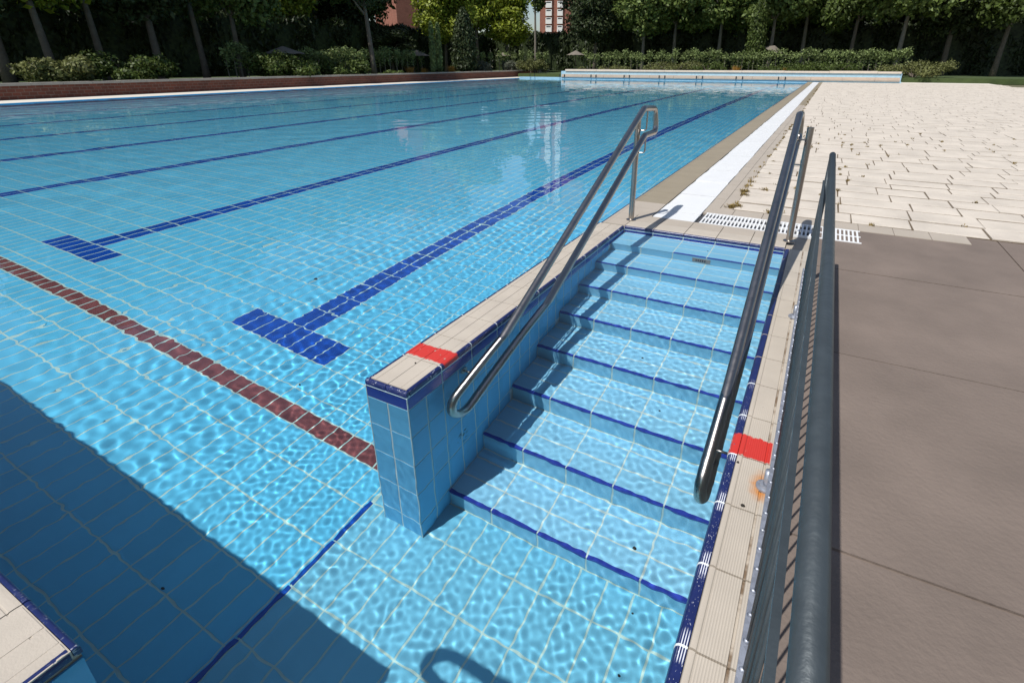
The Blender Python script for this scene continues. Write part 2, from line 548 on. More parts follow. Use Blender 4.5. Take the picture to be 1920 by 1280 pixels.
deck = MB().box(XR + .018, 9, 0.022, 39.4, -1.62, -0.022).build('deck', M['grout_deck'])
tag(recv(deck), kind='structure')
side = MB().box(0.006, 0.187, -6.4, 0.0215, -1.62, -0.022).build('side_deck', M['grout_deck'])
tag(recv(side), kind='structure')
nw = MB().box(-26, WX1 - .006, -10, YN - .004, -1.62, -0.022).build('near_deck', M['grout_deck'])
tag(recv(nw), kind='structure')
lw = MB().box(-40, XL - .02, -10, 52, -1.62, -0.004).build('left_deck', M['white_deck'])
tag(recv(lw), kind='structure')
pwl = MB().box(XL - .02, XL, YN, YF, -1.62, -0.006).build('pool_wall_left', M['pool_wall'])
tag(recv(pwl), kind='structure')
pwr = MB().box(XR, XR + .018, 0.0, YF, -1.62, -0.034).build('pool_wall_right', M['pool_wall'])
tag(recv(pwr), kind='structure')
pth = MB().box(0.188, 9, -10, 0.98, -0.3, -0.012).build('path', M['brown_path'])
tag(pth, kind='structure')
for i in range(7):
    for j in range(9):
        x0, y0 = .192 + 1.25 * i, .976 - 1.25 * (j + 1)
        dz = random.uniform(-.002, .002)
        MB().box(x0 + .005, x0 + 1.245, y0 + .005, y0 + 1.245, -.03, -.005 + dz).build('path_slab', M['brown_path'], pth)

# ------------------------------------------------------------------ water: a gently rippled sheet
def spaced(lo, hi, near, s0, growth, smax):
    """grid lines from lo to hi, fine around the interval `near`, growing away from it"""
    out = list(np.arange(near[0], near[1] + 1e-9, s0))
    p, s = out[-1], s0
    while p < hi - 1e-6:
        s = min(s * growth, smax); p = min(p + s, hi); out.append(p)
    p, s = out[0], s0
    left = []
    while p > lo + 1e-6:
        s = min(s * growth, smax); p = max(p - s, lo); left.append(p)
    return np.array(left[::-1] + out)

def make_water():
    xs = spaced(XL - .01, 0.012, (-2.3, 0.012), 0.0064, 1.009, 0.10)
    ys = spaced(-5.0, YF + .01, (-3.6, -0.9), 0.0064, 1.009, 0.12)
    X, Y = np.meshgrid(xs, ys)
    dx = np.gradient(xs)[None, :]; dy = np.gradient(ys)[:, None]
    S = np.maximum(np.broadcast_to(dx, X.shape), np.broadcast_to(dy, X.shape))
    Z = np.zeros_like(X)
    r = np.random.default_rng(3)
    def waves(n, lo, hi, curv, weight=1.0, th0=None, spread=3.2):
        nonlocal Z
        for _ in range(n):
            lam = math.exp(r.uniform(math.log(lo), math.log(hi)))
            k = 2 * math.pi / lam
            th = r.uniform(-spread, spread) + (th0 or 0)
            a = curv / k ** 2 * math.sqrt(2 / n)
            fade = np.clip((lam / S - 3.2) / 2.0, 0, 1) * weight
            if fade.max() <= 0: continue
            Z = Z + a * fade * np.sin(k * (X * math.cos(th) + Y * math.sin(th)) + r.uniform(0, 6.28))
    f1 = np.clip((0.038 / S - 3.2) / 2.0, 0, 1)          # where the finest ripples are resolved
    f2 = np.clip((0.075 / S - 3.2) / 2.0, 0, 1)
    waves(70, 0.024, 0.058, 1.35)
    waves(40, 0.058, 0.11, 0.95, 0.07 + 0.85 * (1 - f1))
    waves(24, 0.11, 0.20, 0.5, 0.06 + 0.45 * (1 - f2))
    waves(10, 0.3, 1.2, 0.03)
    waves(26, 0.38, 0.9, 0.13, 1 - np.clip((0.20 / S - 3.2) / 2.0, 0, 1))
    # patches: calmer next to the steps' upper end and the near wall
    env = 0.72 + 0.28 * np.sin(X * 1.7 + 0.8 * np.sin(Y * 1.3)) * np.sin(Y * 1.9 + 0.6)
    Z = Z * env
    V = np.stack([X, Y, ZW + Z], -1).reshape(-1, 3)
    ny, nx = X.shape
    idx = np.arange(nx * ny).reshape(ny, nx)
    Q = np.stack([idx[:-1, :-1], idx[:-1, 1:], idx[1:, 1:], idx[1:, :-1]], -1)
    cxm = (xs[:-1] + xs[1:])[None, :] / 2; cym = (ys[:-1] + ys[1:])[:, None] / 2
    keep = ~((cxm > XR + .03) & (cym > 0.02)) & ~((cxm < WX1 - .02) & (cym < YN - .02))
    Q = Q[keep]
    used = np.zeros(len(V), bool); used[Q.ravel()] = True
    remap = np.cumsum(used) - 1
    o = np_mesh('water', V[used], remap[Q], M['water'], smooth=True)
    o.cycles.is_caustics_caster = True
    tag(o, kind='structure')
    return o
make_water()

# ------------------------------------------------------------------ floor tiles
def joints_y_main():
    rows = [-3.765, -3.515, -3.265, -3.015, -2.765, -2.56, -2.435, -2.33, -2.085]
    y = -2.085
    while y < YF:
        y += 0.2475
        rows.append(min(y, YF))
    return [YN] + rows
LANES = [-3.135 - 2.85 * k for k in range(8)]
def lane_col(x0, x1, y0, y1):
    xc, yc = (x0 + x1) / 2, (y0 + y1) / 2
    if -2.57 < yc < -2.43: return 'maroon'
    for lx in LANES:
        if abs(xc - lx) < 0.125 and -2.1 < yc < YF - 2.0: return 'lane_blue'
        if abs(xc - lx) < 0.5 and (-2.1 < yc < -1.83 or YF - 2.4 < yc < YF - 2.0): return 'lane_blue'
    return 'floor_tile'
def main_floor():
    ys = joints_y_main()
    xs = [-3.135 + 0.125 * i for i in range(-171, 14)]
    xs = [x for x in xs if x > XL + 0.02]
    xs = [XL] + xs + ([XR] if xs[-1] < XR - 0.03 else [])
    cand = []
    for j in range(len(ys) - 1):
        for i in range(len(xs) - 1):
            x0, x1, y0, y1 = xs[i], xs[i + 1], ys[j], ys[j + 1]
            if x1 - x0 < .02 or y1 - y0 < .02: continue
            if x1 > LX and y0 < NOSE[-1][0] - .2:      # under the landing
                if x0 >= LX - .02: continue
                x1 = min(x1, LX)
                if x1 - x0 < .02: continue
            cand.append((x0, x1, y0, y1))
    def key(c):                      # rough size in the picture
        xc, yc = (c[0] + c[1]) / 2, (c[2] + c[3]) / 2
        P = Vector((xc, yc, -0.9)) - CAM
        w = P.dot(W_)
        u, v = CX + F * P.dot(R_) / w, CY - F * P.dot(U_) / w
        d = P.length
        if w < 0.2 or not (-40 < u < 1960 and v < 1330): return 1e3 + d
        if xc > WX0 - .05 and yc > WY: return 1e3 + d
        return d * (1.0 if 380 < u < 1540 else 1.15)
    cand.sort(key=key)
    near, rest = cand[:290], cand[290:]
    for (x0, x1, y0, y1) in near:
        tile('tile', tile_data(x1 - x0 - J, y1 - y0 - J, 'z', M[lane_col(x0, x1, y0, y1)]), ((x0 + x1) / 2, (y0 + y1) / 2, ZF - 0.004), pf)
    C = np.array(rest)
    mats = ['floor_tile', 'lane_blue', 'maroon']
    mi = np.array([mats.index(lane_col(*c)) for c in rest])
    n = len(C); h = J / 2; ch = 0.003
    x0, x1, y0, y1 = C[:, 0] + h, C[:, 1] - h, C[:, 2] + h, C[:, 3] - h
    zb = np.full(n, ZF - 0.006); zt = np.full(n, ZF)
    V = np.stack([np.stack([x0, y0, zb], -1), np.stack([x1, y0, zb], -1), np.stack([x1, y1, zb], -1), np.stack([x0, y1, zb], -1),
                  np.stack([x0 + ch, y0 + ch, zt], -1), np.stack([x1 - ch, y0 + ch, zt], -1), np.stack([x1 - ch, y1 - ch, zt], -1), np.stack([x0 + ch, y1 - ch, zt], -1)], 1).reshape(-1, 3)
    base = np.array([[4, 5, 6, 7], [0, 1, 5, 4], [1, 2, 6, 5], [2, 3, 7, 6], [3, 0, 4, 7]])
    Q = (base[None] + 8 * np.arange(n)[:, None, None]).reshape(-1, 4)
    o = np_mesh('floor_tiles', V, Q, [M[k] for k in mats], pf, matidx=np.repeat(mi, 5))
    recv(o); o['kind'] = 'stuff'
main_floor()

def landing():
    xs = [-0.1425 - 0.125 * i for i in range(12)]
    xs = [0.0] + [x for x in xs if x > LX + .03] + [LX + .022]
    ys = [NOSE[-1][0], -2.725] + [-2.725 - .25 * i for i in range(1, 10)]
    for j in range(len(ys) - 1):
        for i in range(len(xs) - 1):
            a, b = xs[i] - xs[i + 1], ys[j] - ys[j + 1]
            xm, ym = (xs[i] + xs[i + 1]) / 2, (ys[j] + ys[j + 1]) / 2
            if WX0 + .03 < xm < WX1 - .04 and ym > WY: continue
            if xm < WX1 and ym < YN: continue
            tile('tile', tile_data(a - J, b - J, 'z', M['landing_tile']), (xm, ym, ZL - 0.004), lf)
    y = -2.725
    while y > YN:
        y2 = max(y - .25, YN)
        if (y + y2) / 2 < WY:
            recv(MB().box(LX, LX + .02, y2 + .004, y - .004, -1.56, ZL + .003).build('nosing', M['lane_blue'], lf))
        y = y2
landing()

# ------------------------------------------------------------------ the entry steps
steps = empty('pool_steps', (-0.625, -1.4, ZL))
tag(steps, 'eight pale blue tiled steps with dark blue nosings going down into the water', 'steps')
for k, (yn, zt) in enumerate(NOSE):
    yb = 0.002 if k == 0 else NOSE[k - 1][0]
    zr = ZL if k == 7 else NOSE[k + 1][1]
    st = MB().box(WX1 + .001, 0.004, yn + .0018, yb + (.01 if k else 0), -1.56 + .002 * k, zt - .0018).build('step', M['grout_step'], steps)
    recv(st)
    rows = [yn + .001, yn + .125, yn + .25, yb - .001]
    for i in range(5):
        xa, xb = WX1 + .25 * i, WX1 + .25 * (i + 1)
        for a, b in zip(rows[:-1], rows[1:]):
            s = .014 - J / 2 if a == rows[0] else 0
            tile('tile', tile_data(.25 - J, b - a - J - s, 'z', M['step_tile']), ((xa + xb) / 2, (a + b + s) / 2, zt - .004), st)
        # nosing: thin blue edge, sits a little uneven
        dz = random.uniform(-.001, .001)
        nm = MB()
        ya = yn - .003 + random.uniform(-.001, .001)
        nm.box(xa + .004, xb - .004, ya, yn + .0135, zt - .011 + dz, zt + .0015 + dz)
        recv(nm.build('nosing', M['dark_blue'] if not (k == 0 and i in (0, 1)) else M['step_tile'], st))
        rh = zt - .012 - zr
        tile('tile', tile_data(.25 - J, rh - .004, 'y', M['step_tile']), ((xa + xb) / 2, yn + .004, zr + rh / 2 + .001), st)
    if k == 0:
        o = MB().box(-0.60, -0.47, yn - .004, yn + .002, zt - .125, zt - .045).build('outlet_plate', M['cap'], steps)
        recv(o)
        mb = MB()
        for q in range(5):
            mb.box(-0.575 + .016 * q, -0.567 + .016 * q, yn - .007, yn - .0035, zt - .105, zt - .065)
        recv(mb.build('outlet_slots', M['black'], steps))

# ------------------------------------------------------------------ coping pieces (profile swept along one direction)
LIP = [(0.0, -0.030), (0.0, -0.018), (0.003, -0.008), (0.009, -0.002), (0.017, 0.0), (0.030, -0.001), (0.030, -0.02), (0.012, -0.030)]
LIP_T = [(0.0, -0.026), (0.0, -0.012), (0.002, -0.005), (0.006, -0.0012), (0.011, 0.0), (0.0165, -0.0005), (0.0165, -0.02), (0.008, -0.026)]
def sweep(profile, org, out, along, length):
    """closed profile (u outward from the water, z) extruded `length` along `along` from org"""
    org, out, along = Vector(org), Vector(out), Vector(along)
    r0 = [org + out * u + Vector((0, 0, z)) for u, z in profile]
    r1 = [p + along * length for p in r0]
    mb = MB()
    n = len(profile)
    flip = out.cross(Vector((0, 0, 1))).dot(along) > 0
    mb.rings([r0, r1] if flip else [r1, r0])
    return mb
def cream_profile(width, bar=True, groove=True, top=0.0):
    l = 0.0315 if bar else 0.018
    p = [(l, -0.022), (l, -0.001)]
    if bar: p += [(0.034, 0.003), (0.041, 0.0045), (0.048, 0.003), (0.0505, 0.0)]
    else: p += [(0.033, 0.0005), (0.044, 0.0005), (0.046, -0.0015), (0.049, -0.0015), (0.051, 0.0)]
    if groove: p += [(0.1185, 0.0), (0.120, -0.004), (0.1255, -0.004), (0.127, 0.0)]
    p += [(width, 0.0), (width, -0.022)]
    return p
def coping(parent, org, out, along, length, width, cream, lip, bar=True, groove=True):
    c = sweep(cream_profile(width, bar, groove), org, out, along, length).build('coping_tile', cream, parent)
    auto_smooth(c, 35); recv(c)
    e = sweep(LIP if bar else LIP_T, org, out, along, length).build('blue_lip', lip, c)
    auto_smooth(e, 60); recv(e)
    return c

# right-hand coping beside the steps
y = 0.0
for i in range(20):
    j = 0.0045 if i < 7 else 0.006
    coping(side, (0.0, -0.25 * (i + 1) + j / 2, 0.0), (1, 0, 0), (0, 1, 0), .25 - j, 0.186, M['cream_rib'], M['edge_right'])
    # white grout worn flush in the blue lip
    g = sweep([(u - .0006 if u < .01 else u, z + .0009) for u, z in LIP], (0.0, -0.25 * (i + 1) - j / 2, 0.0), (1, 0, 0), (0, 1, 0), j).build('joint', M['grout_white'] if i > 6 else M['grout_deck'], side)
    recv(g)
# blue band under the far coping of the alcove
recv(MB().box(WX1 + .001, .0055, .0018, .0218, -1.5, -.0265).build('backing', M['grout_wall'], deck))
for i in range(5):
    xa = WX1 + .25 * i
    recv(tile('band_tile', tile_data(.25 - J, .058, 'y', M['dark_blue']), (xa + .125, 0.004, -0.0665), deck))
    coping(deck, (xa + .0025, 0.0, 0.0), (0, 1, 0), (1, 0, 0), .245, .19, M['cream'], M['edge'], bar=False, groove=False)
    t_ = MB().box(xa + .0025, xa + .2475, .193, .392, -.03, -.001 + random.uniform(-.001, .001)).build('deck_tile', M['deck_tile'], deck)
for xa, xb in ((0.243, .397), (-1.115, -1.255)):
    pass

# ------------------------------------------------------------------ divider wall between steps and pool
wall = empty('divider_wall', (-1.37, -1.4, ZF))
tag(wall, 'narrow blue tiled wall with cream coping and a red painted stripe beside the steps', 'wall')
core = recv(MB().box(WX0 + .0018, WX1 - .0018, WY + .0018, 0.021, -1.57, -0.0225).build('wall_core', M['grout_wall'], wall))
for c_ in range(23):
    y0 = WY + .12 * c_
    y1 = min(y0 + .12, 0.018)
    if y1 - y0 < .02: continue
    z = -0.1365
    while z > ZL + .03:
        z2 = max(z - .25, ZL)
        st_z = min([zt for (yn, zt) in NOSE if (y0 + y1) / 2 > yn] or [-9], default=-9)
        # hidden behind the solid steps
        tops = [zt for k, (yn, zt) in enumerate(NOSE) if (y0 + y1) / 2 > yn]
        if not tops or z > min(tops) - .3 or True:
            top_here = min(tops) if tops else -9
            top_here = [zt for k, (yn, zt) in enumerate(NOSE) if yn < (y0 + y1) / 2 and (k == 0 or NOSE[k - 1][0] >= (y0 + y1) / 2)]
            if not top_here or z > top_here[0]:
                tile('wall_tile', tile_data(y1 - y0 - J, z - z2 - J, 'x', M['wall_tile']), (WX1 - .004, (y0 + y1) / 2, (z + z2) / 2), wall)
        z = z2
for c_ in range(12):
    y0, y1 = WY + .24 * c_, min(WY + .24 * (c_ + 1), 0.018)
    if y1 - y0 > .02:
        tile('band_tile', tile_data(y1 - y0 - J, .098, 'x', M['dark_blue']), (WX1 - .004, (y0 + y1) / 2, -0.083), wall)
wid = (WX1 - WX0)
for i in range(2):
    xa = WX0 + wid / 2 * i
    z = -0.1365
    while z > ZL + .03:
        z2 = max(z - .25, ZL)
        tile('wall_tile', tile_data(wid / 2 - J, z - z2 - J, 'y', M['wall_tile']), (xa + wid / 4, WY + .004, (z + z2) / 2), wall)
        z = z2
tile('band_tile', tile_data(wid - J, .098, 'y', M['dark_blue']), ((WX0 + WX1) / 2, WY + .004, -0.083), wall)
ye = WY + .019
i = 0
while ye < 0.0:
    ln = (.221 if i == 0 else .24)
    ln = min(ln, 0.0 - ye)
    for s, x in ((-1, WX1), (1, WX0)):
        coping(wall, (x, ye + .002, 0), (s, 0, 0), (0, 1, 0), ln - .004, wid / 2 - .0012, M['cream'], M['edge'], bar=False, groove=False)
    for s, x in ((-1, WX1), (1, WX0)):
        if ye > WY + .04:
            recv(sweep([(u - .0005 if u < .01 else u, z + .0008) for u, z in LIP_T], (x, ye - .002, 0), (s, 0, 0), (0, 1, 0), .004).build('joint', M['grout_white'], wall))
    ye += ln; i += 1
for i in range(2):
    xa = WX0 + wid / 2 * i
    e = sweep(LIP_T, (xa + .0015, WY, 0), (0, 1, 0), (1, 0, 0), wid / 2 - .003).build('blue_lip', M['edge'], wall)
    auto_smooth(e, 60); recv(e)
for sx in (-1, 1):      # vertical grout bead on the outer corners
    x = WX1 if sx > 0 else WX0
    recv(MB().box(x - .004 if sx > 0 else x - .0005, x + .0005 if sx > 0 else x + .004, WY - .0005, WY + .004, ZL - .1, -.0265).build('corner_joint', M['grout_wall'], wall))

# ------------------------------------------------------------------ right long edge of the pool: lip, ledge, grate, beige strip
y = 0.02
i = 0
rest_l, rest_c = MB(), MB()
while y < YF - .01:
    y2 = min(y + (.25 if i > 1 else .1855), YF)
    if i < 60:
        c = coping(deck, (XR, y + .002, 0), (1, 0, 0), (0, 1, 0), y2 - y - .004, (.338 if y > .39 else .217), M['ledge_tile'] if y > .75 else M['deck_tile'], M['edge'], bar=False, groove=False)
        for q in range(2):
            MB().box(-0.748 + .112 * q, -0.640 + .112 * q, y + .73 + .002, y2 + .73 - .002, -.03, -.002 + random.uniform(-.0012, .0012)).build('strip_tile', M['deck_tile'], deck)
    else:
        rest_l.box(XR, XR + .03, y, y2 - .003, -.034, -.001)
        rest_c.box(XR + .0315, XR + .338, y, y2 - .003, -.03, 0)
        for q in range(2):
            if y + .73 < YF: rest_c.box(-0.748 + .112 * q, -0.640 + .112 * q, y + .73 + .002, y2 + .73 - .002, -.03, -.002)
    y = y2; i += 1
o = rest_l.build('blue_lips', M['edge'], deck); o['kind'] = 'stuff'
o = rest_c.build('ledge_tiles', M['ledge_tile'], deck); o['kind'] = 'stuff'
# deck tiles either side of the alcove's far coping
for q in range(6):
    MB().box(-.25 + .25 * q + .002, -.002 + .25 * q, .768, .985, -.03, -.0015).build('deck_tile', M['deck_tile'], deck)
for q in range(2):
    MB().box(-.50 + .25 * q * 0 + .002 - .0 + (0 if q else -.2465), -.2525 if q else -.5025, .768, .985, -.03, -.0015).build('deck_tile', M['deck_tile'], deck)

gr = empty('drain_grate', (-.94, 20, -.05))
tag(gr, 'long white slatted overflow grate running along the pool edge', 'grate')
me = None
y = .40
mbp = MB()
for q in range(9):
    mbp.box(-1.118, -.756, .028 * q, .028 * q + .0228, -.018, .0)
mbp.box(-1.10, -1.07, 0, .252, -.03, -.018).box(-.80, -.77, 0, .252, -.03, -.018)
gme = bpy.data.meshes.new('grate_panel'); gme.from_pydata(mbp.v, [], mbp.f); gme.materials.append(M['white_plastic'])
while y < YF - .3:
    o = bpy.data.objects.new('grate_panel', gme)
    o.location = (random.uniform(-.004, .004), y, -.002 + random.uniform(-.002, .002))
    o.rotation_euler = (0, random.uniform(-.004, .004), random.uniform(-.004, .004))
    link(o, gr)
    y += .255
MB().box(-1.125, -.75, .395, YF, -.0215, -.0205).build('channel', M['pit'], gr)

g2 = empty('drain_grate', (-.2, .57, -.05))
tag(g2, 'short white slotted grate across the deck behind the steps', 'grate')
for p in range(5):
    x0 = -.715 + .245 * p
    mb = MB().box(x0, x0 + .243, .402, .420, -.03, .002).box(x0, x0 + .243, .574, .592, -.03, .001).box(x0, x0 + .243, .744, .762, -.03, .002)
    for q in range(8):
        xx = x0 + .002 + .0304 * q
        mb.box(xx, xx + .0135, .4205, .5735, -.03, .0).box(xx, xx + .0135, .5925, .7435, -.03, .0)
    o = mb.build('grate_panel', M['white_plastic'], g2)
    o.location.z = random.uniform(-.003, .001)
MB().box(-.752, .51, .397, .766, -.0215, -.0205).build('channel', M['pit'], g2)

# ------------------------------------------------------------------ white stone paving with weeds in the joints
pav = MB().box(-.532, 8.9, .99, 39.3, -.05, -.0065).build('paving', M['soil'])
tag(pav, kind='structure')
blocks = []
y = .995
row = 0
while y < 39:
    hh = random.choice((.27, .33, .36, .40))
    x = -.53 - (random.uniform(0, .05))
    while x < 8.8:
        ww = random.uniform(.34, .62)
        if x < -.53: ww -= (-.53 - x); x = -.53
        blocks.append((x, x + ww, y, y + hh)); x += ww
    y += hh; row += 1
def blk(mb, x0, x1, y0, y1):
    g = .017
    jj = lambda s=.009: random.uniform(-s, s)
    zt = random.uniform(-.001, .007)
    h_ = .0065
    a = [(x0 + h_ + jj(.004), y0 + g + jj()), (x1 - h_ + jj(.004), y0 + g + jj()), (x1 - h_ + jj(.004), y1 - g + jj()), (x0 + h_ + jj(.004), y1 - g + jj())]
    cx_, cy_ = (x0 + x1) / 2, (y0 + y1) / 2
    b = [(px + (.012 if px < cx_ else -.012), py + (.012 if py < cy_ else -.012)) for px, py in a]
    v = [(px, py, -.012) for px, py in a] + [(px, py, zt - .003) for px, py in a] + [(px, py, zt + random.uniform(-.001, .001)) for px, py in b]
    f = [(i, (i + 1) % 4, 4 + (i + 1) % 4, 4 + i) for i in range(4)] + [(4 + i, 4 + (i + 1) % 4, 8 + (i + 1) % 4, 8 + i) for i in range(4)] + [(8, 9, 10, 11)]
    mb.add(v, f)
blocks.sort(key=lambda b: (Vector(((b[0] + b[1]) / 2, (b[2] + b[3]) / 2, 0)) - CAM).length)
restb = MB()
for i, b in enumerate(blocks):
    if i < 280:
        mb = MB(); blk(mb, *b); mb.build('paving_stone', M['paver'], pav)
    else:
        blk(restb, *b)
o = restb.build('paving_stones', M['paver'], pav); o['kind'] = 'stuff'
wv, wf = [], []
def tuft(x, y, n, hgt, spread):
    for _ in range(n):
        a = random.uniform(0, 6.283); l = random.uniform(.4, 1) * hgt; s = random.uniform(.2, 1) * spread
        bx, by = x + random.gauss(0, spread * .35), y + random.gauss(0, spread * .35)
        tx, ty = bx + math.cos(a) * s, by + math.sin(a) * s
        px_, py_ = -math.sin(a) * .003, math.cos(a) * .003
        k = len(wv)
        wv.extend([(bx - px_, by - py_, -.015), (bx + px_, by + py_, -.015), ((bx + tx) / 2 + px_, (by + ty) / 2 + py_, l * .8), ((bx + tx) / 2 - px_, (by + ty) / 2 - py_, l * .8), (tx, ty, l)])
        wf.extend([(k, k + 1, k + 2, k + 3), (k + 3, k + 2, k + 4)])
for (x, y, n) in ((-.55, 1.06, 110), (-.5, 1.12, 60), (-.53, 1.8, 90), (-.5, 1.62, 50), (-.2, 1.03, 60), (-.12, 1.05, 40), (-.53, 2.1, 40), (-.35, 1.98, 40), (-.05, 2.2, 40)):
    tuft(x, y, n, .035, .05)
for (x0, x1, y0, y1) in blocks[:420]:
    if random.random() < (.45 if x0 < .6 else .12): tuft(x0 + .005, random.uniform(y0, y1), random.randint(8, 30), .028, .03)
    if random.random() < (.3 if x0 < .6 else .08): tuft(random.uniform(x0, x1), y0 + .003, random.randint(6, 20), .025, .03)
y = 2
while y < 30:
    if random.random() < .6: tuft(-.535 + random.gauss(0, .02), y, random.randint(5, 45), random.uniform(.015, .04), random.uniform(.02, .05))
    y += random.uniform(.15, .5)
o = mesh('weeds', wv, wf, M['weed'])
tag(o, 'dry weeds growing in the joints of the white paving', 'weeds', kind='stuff')

# ------------------------------------------------------------------ near wall of the pool (left of the camera) and its coping
x = WX1
i = 0
while x > -12:
    ln = .25
    coping(nw, (x - ln + .002, YN, 0), (0, -1, 0), (1, 0, 0), ln - .004, .24, M['cream'], M['edge'], bar=False, groove=True)
    for z0, z1 in ((-.0785, -.0375), (-.33, -.082), (-.58, -.333), (-.83, -.583), (-1.08, -.833), (-1.285, -1.083)):
        pass
    x -= ln; i += 1
for i in range(12):
    z = -.04
    while z > ZL + .03:
        z2 = max(z - .25, ZL)
        tile('wall_tile', tile_data(.125 - J, z - z2 - J, 'x', M['wall_tile']), (WX1 - .004, YN - .0625 - .125 * i, (z + z2) / 2), nw)
        z = z2
y = YN - .020
for i in range(8):
    coping(nw, (WX1, y - .25 + .002, 0), (-1, 0, 0), (0, 1, 0), .246, .24, M['cream'], M['edge'], bar=False, groove=True).location.z = .0012
    y -= .25
for i in range(30):
    for q in range(5):
        xa, ya = -1.25 - .245 - .33 * i, YN - .245 - .33 * q
        MB().box(xa - .327, xa - .003, ya - .327, ya - .003, -.03, -.001 + random.uniform(-.001, .001)).build('deck_tile', M['deck_tile'], nw)

# ------------------------------------------------------------------ handrails
RT = 0.0235
def handrail(xr, xp, label, dl=0.0, ye=-2.50):
    t = empty('handrail', (xp, .2, 0))
    tag(t, label, 'handrail', 'steel handrails of the pool steps')
    up = lambda y: .890 + .451 * y
    lo = lambda y: .890 - .206 + .451 * y
    xl = xr + dl
    A = (xr, .11, up(.11)); B = (xr, .425, up(.11) - .02); C_ = (xl, .432, lo(.11) - .004); D = (xl, .11, lo(.11))
    e = Vector((0, 1, .455)).normalized()
    nrm = Vector((0, -.455, 1)).normalized()
    sp = .205 * nrm.z / 2
    mid = Vector((xr, ye, up(ye))) - nrm * sp            # centre of the U bend
    arc = [mid + Vector((dl * (1 - math.cos(a)) / 2, 0, 0)) + (nrm * math.cos(a) - e * math.sin(a)) * sp for a in [math.pi * k / 14 for k in range(15)]]
    top = fillet([tuple(arc[-1]), D, C_, B, A, tuple(arc[0])], {1: .075, 2: .055, 3: .055, 4: .075})
    path = top[1:-1]
    path = [arc[-1]] + path + list(arc[:-1])
    loop = [Vector(p) for p in path]
    # one closed tube
    n = len(loop); T = []
    for i in range(n): T.append((loop[(i + 1) % n] - loop[i - 1]).normalized())
    rings = []
    for p, tt in zip(loop, T):
        b = Vector((1, 0, 0)); c = tt.cross(b)
        rings.append([p + (b * math.cos(2 * math.pi * k / 20) + c * math.sin(2 * math.pi * k / 20)) * RT for k in range(20)])
    o = MB().rings(rings, close=True).build('rail', M['steel'], t, True); recv(o)
    auto_smooth(o, 60)
    o = MB().tube([(xp, .2, .0), (xp, .2, .30), (xp, .2, .60), (xp, .2, .85)], RT, 20).build('post', M['steel'], t); recv(auto_smooth(o, 50))
    mb = MB().cyl((xp, .2), .042, -.001, .006, 28).cyl((xp, .2), .036, .006, .014, 28, .026)
    recv(auto_smooth(mb.build('flange', M['steel'], t), 40))
    s = 1 if xr > xp else -1
    for zz, fz in ((.80, up(.2) - .02), (.62, lo(.2) - .02)):
        br = fillet([(xp + s * .02, .21, zz - .04), (xr, .215, zz - .04), (xr, .215, fz - RT + .012 if False else (A[2] if zz > .7 else D[2]) - RT + .004)], .02, 5)
        recv(auto_smooth(MB().tube(br, .006, 10).build('bracket', M['steel'], t), 60))
    yb = -2.36
    xw = WX1 if xr < -.5 else 0.0
    zb = up(yb) - RT * .3
    br = [(xr, yb, zb - .02), (xw, yb, zb - .02)]
    recv(MB().tube([(xr, yb, zb), (xr + (xw - xr) * .5, yb, zb), (xw, yb, zb)], .007, 10).build('wall_bracket', M['steel'], t, True))
    dirx = 1 if xw > xr else -1
    mb = MB().tube([(xw, yb, zb), (xw - dirx * .008, yb, zb)], .024, 18)
    recv(mb.build('wall_plate', M['steel'], t))
    return t
handrail(-1.188, -1.257, 'polished steel handrail loop beside the narrow divider wall, left of the steps', dl=.02)
handrail(-.072, .012, 'polished steel handrail loop on the right side of the steps', dl=.012, ye=-2.475)

# third rail: its bent end hangs over the near corner and throws the hooked shadow on the landing
t = empty('handrail', (.06, -4.14, 0))
tag(t, 'steel handrail with a bent free end whose hooked shadow lies on the landing', 'handrail', 'steel handrails of the pool steps')
P0 = Vector((-1.18, -4.14, .90)); sp = .10
e = Vector((1, 0, 0)); nrm = Vector((0, 0, 1))
arc = [P0 + (nrm * math.cos(a) - e * math.sin(a)) * sp for a in [math.pi * k / 14 for k in range(15)]]
path = [arc[0] + e * 1.24] + arc + [arc[-1] + e * 1.24]
recv(auto_smooth(MB().tube(path, RT, 18).build('rail', M['steel'], t), 60))
recv(MB().tube([(.06, -4.14, 0), (.06, -4.14, 1.02)], RT, 18).build('post', M['steel'], t, True))
auto_smooth(MB().cyl((.06, -4.14), .042, .0005, .012, 24, .036).build('flange', M['steel'], t), 40)

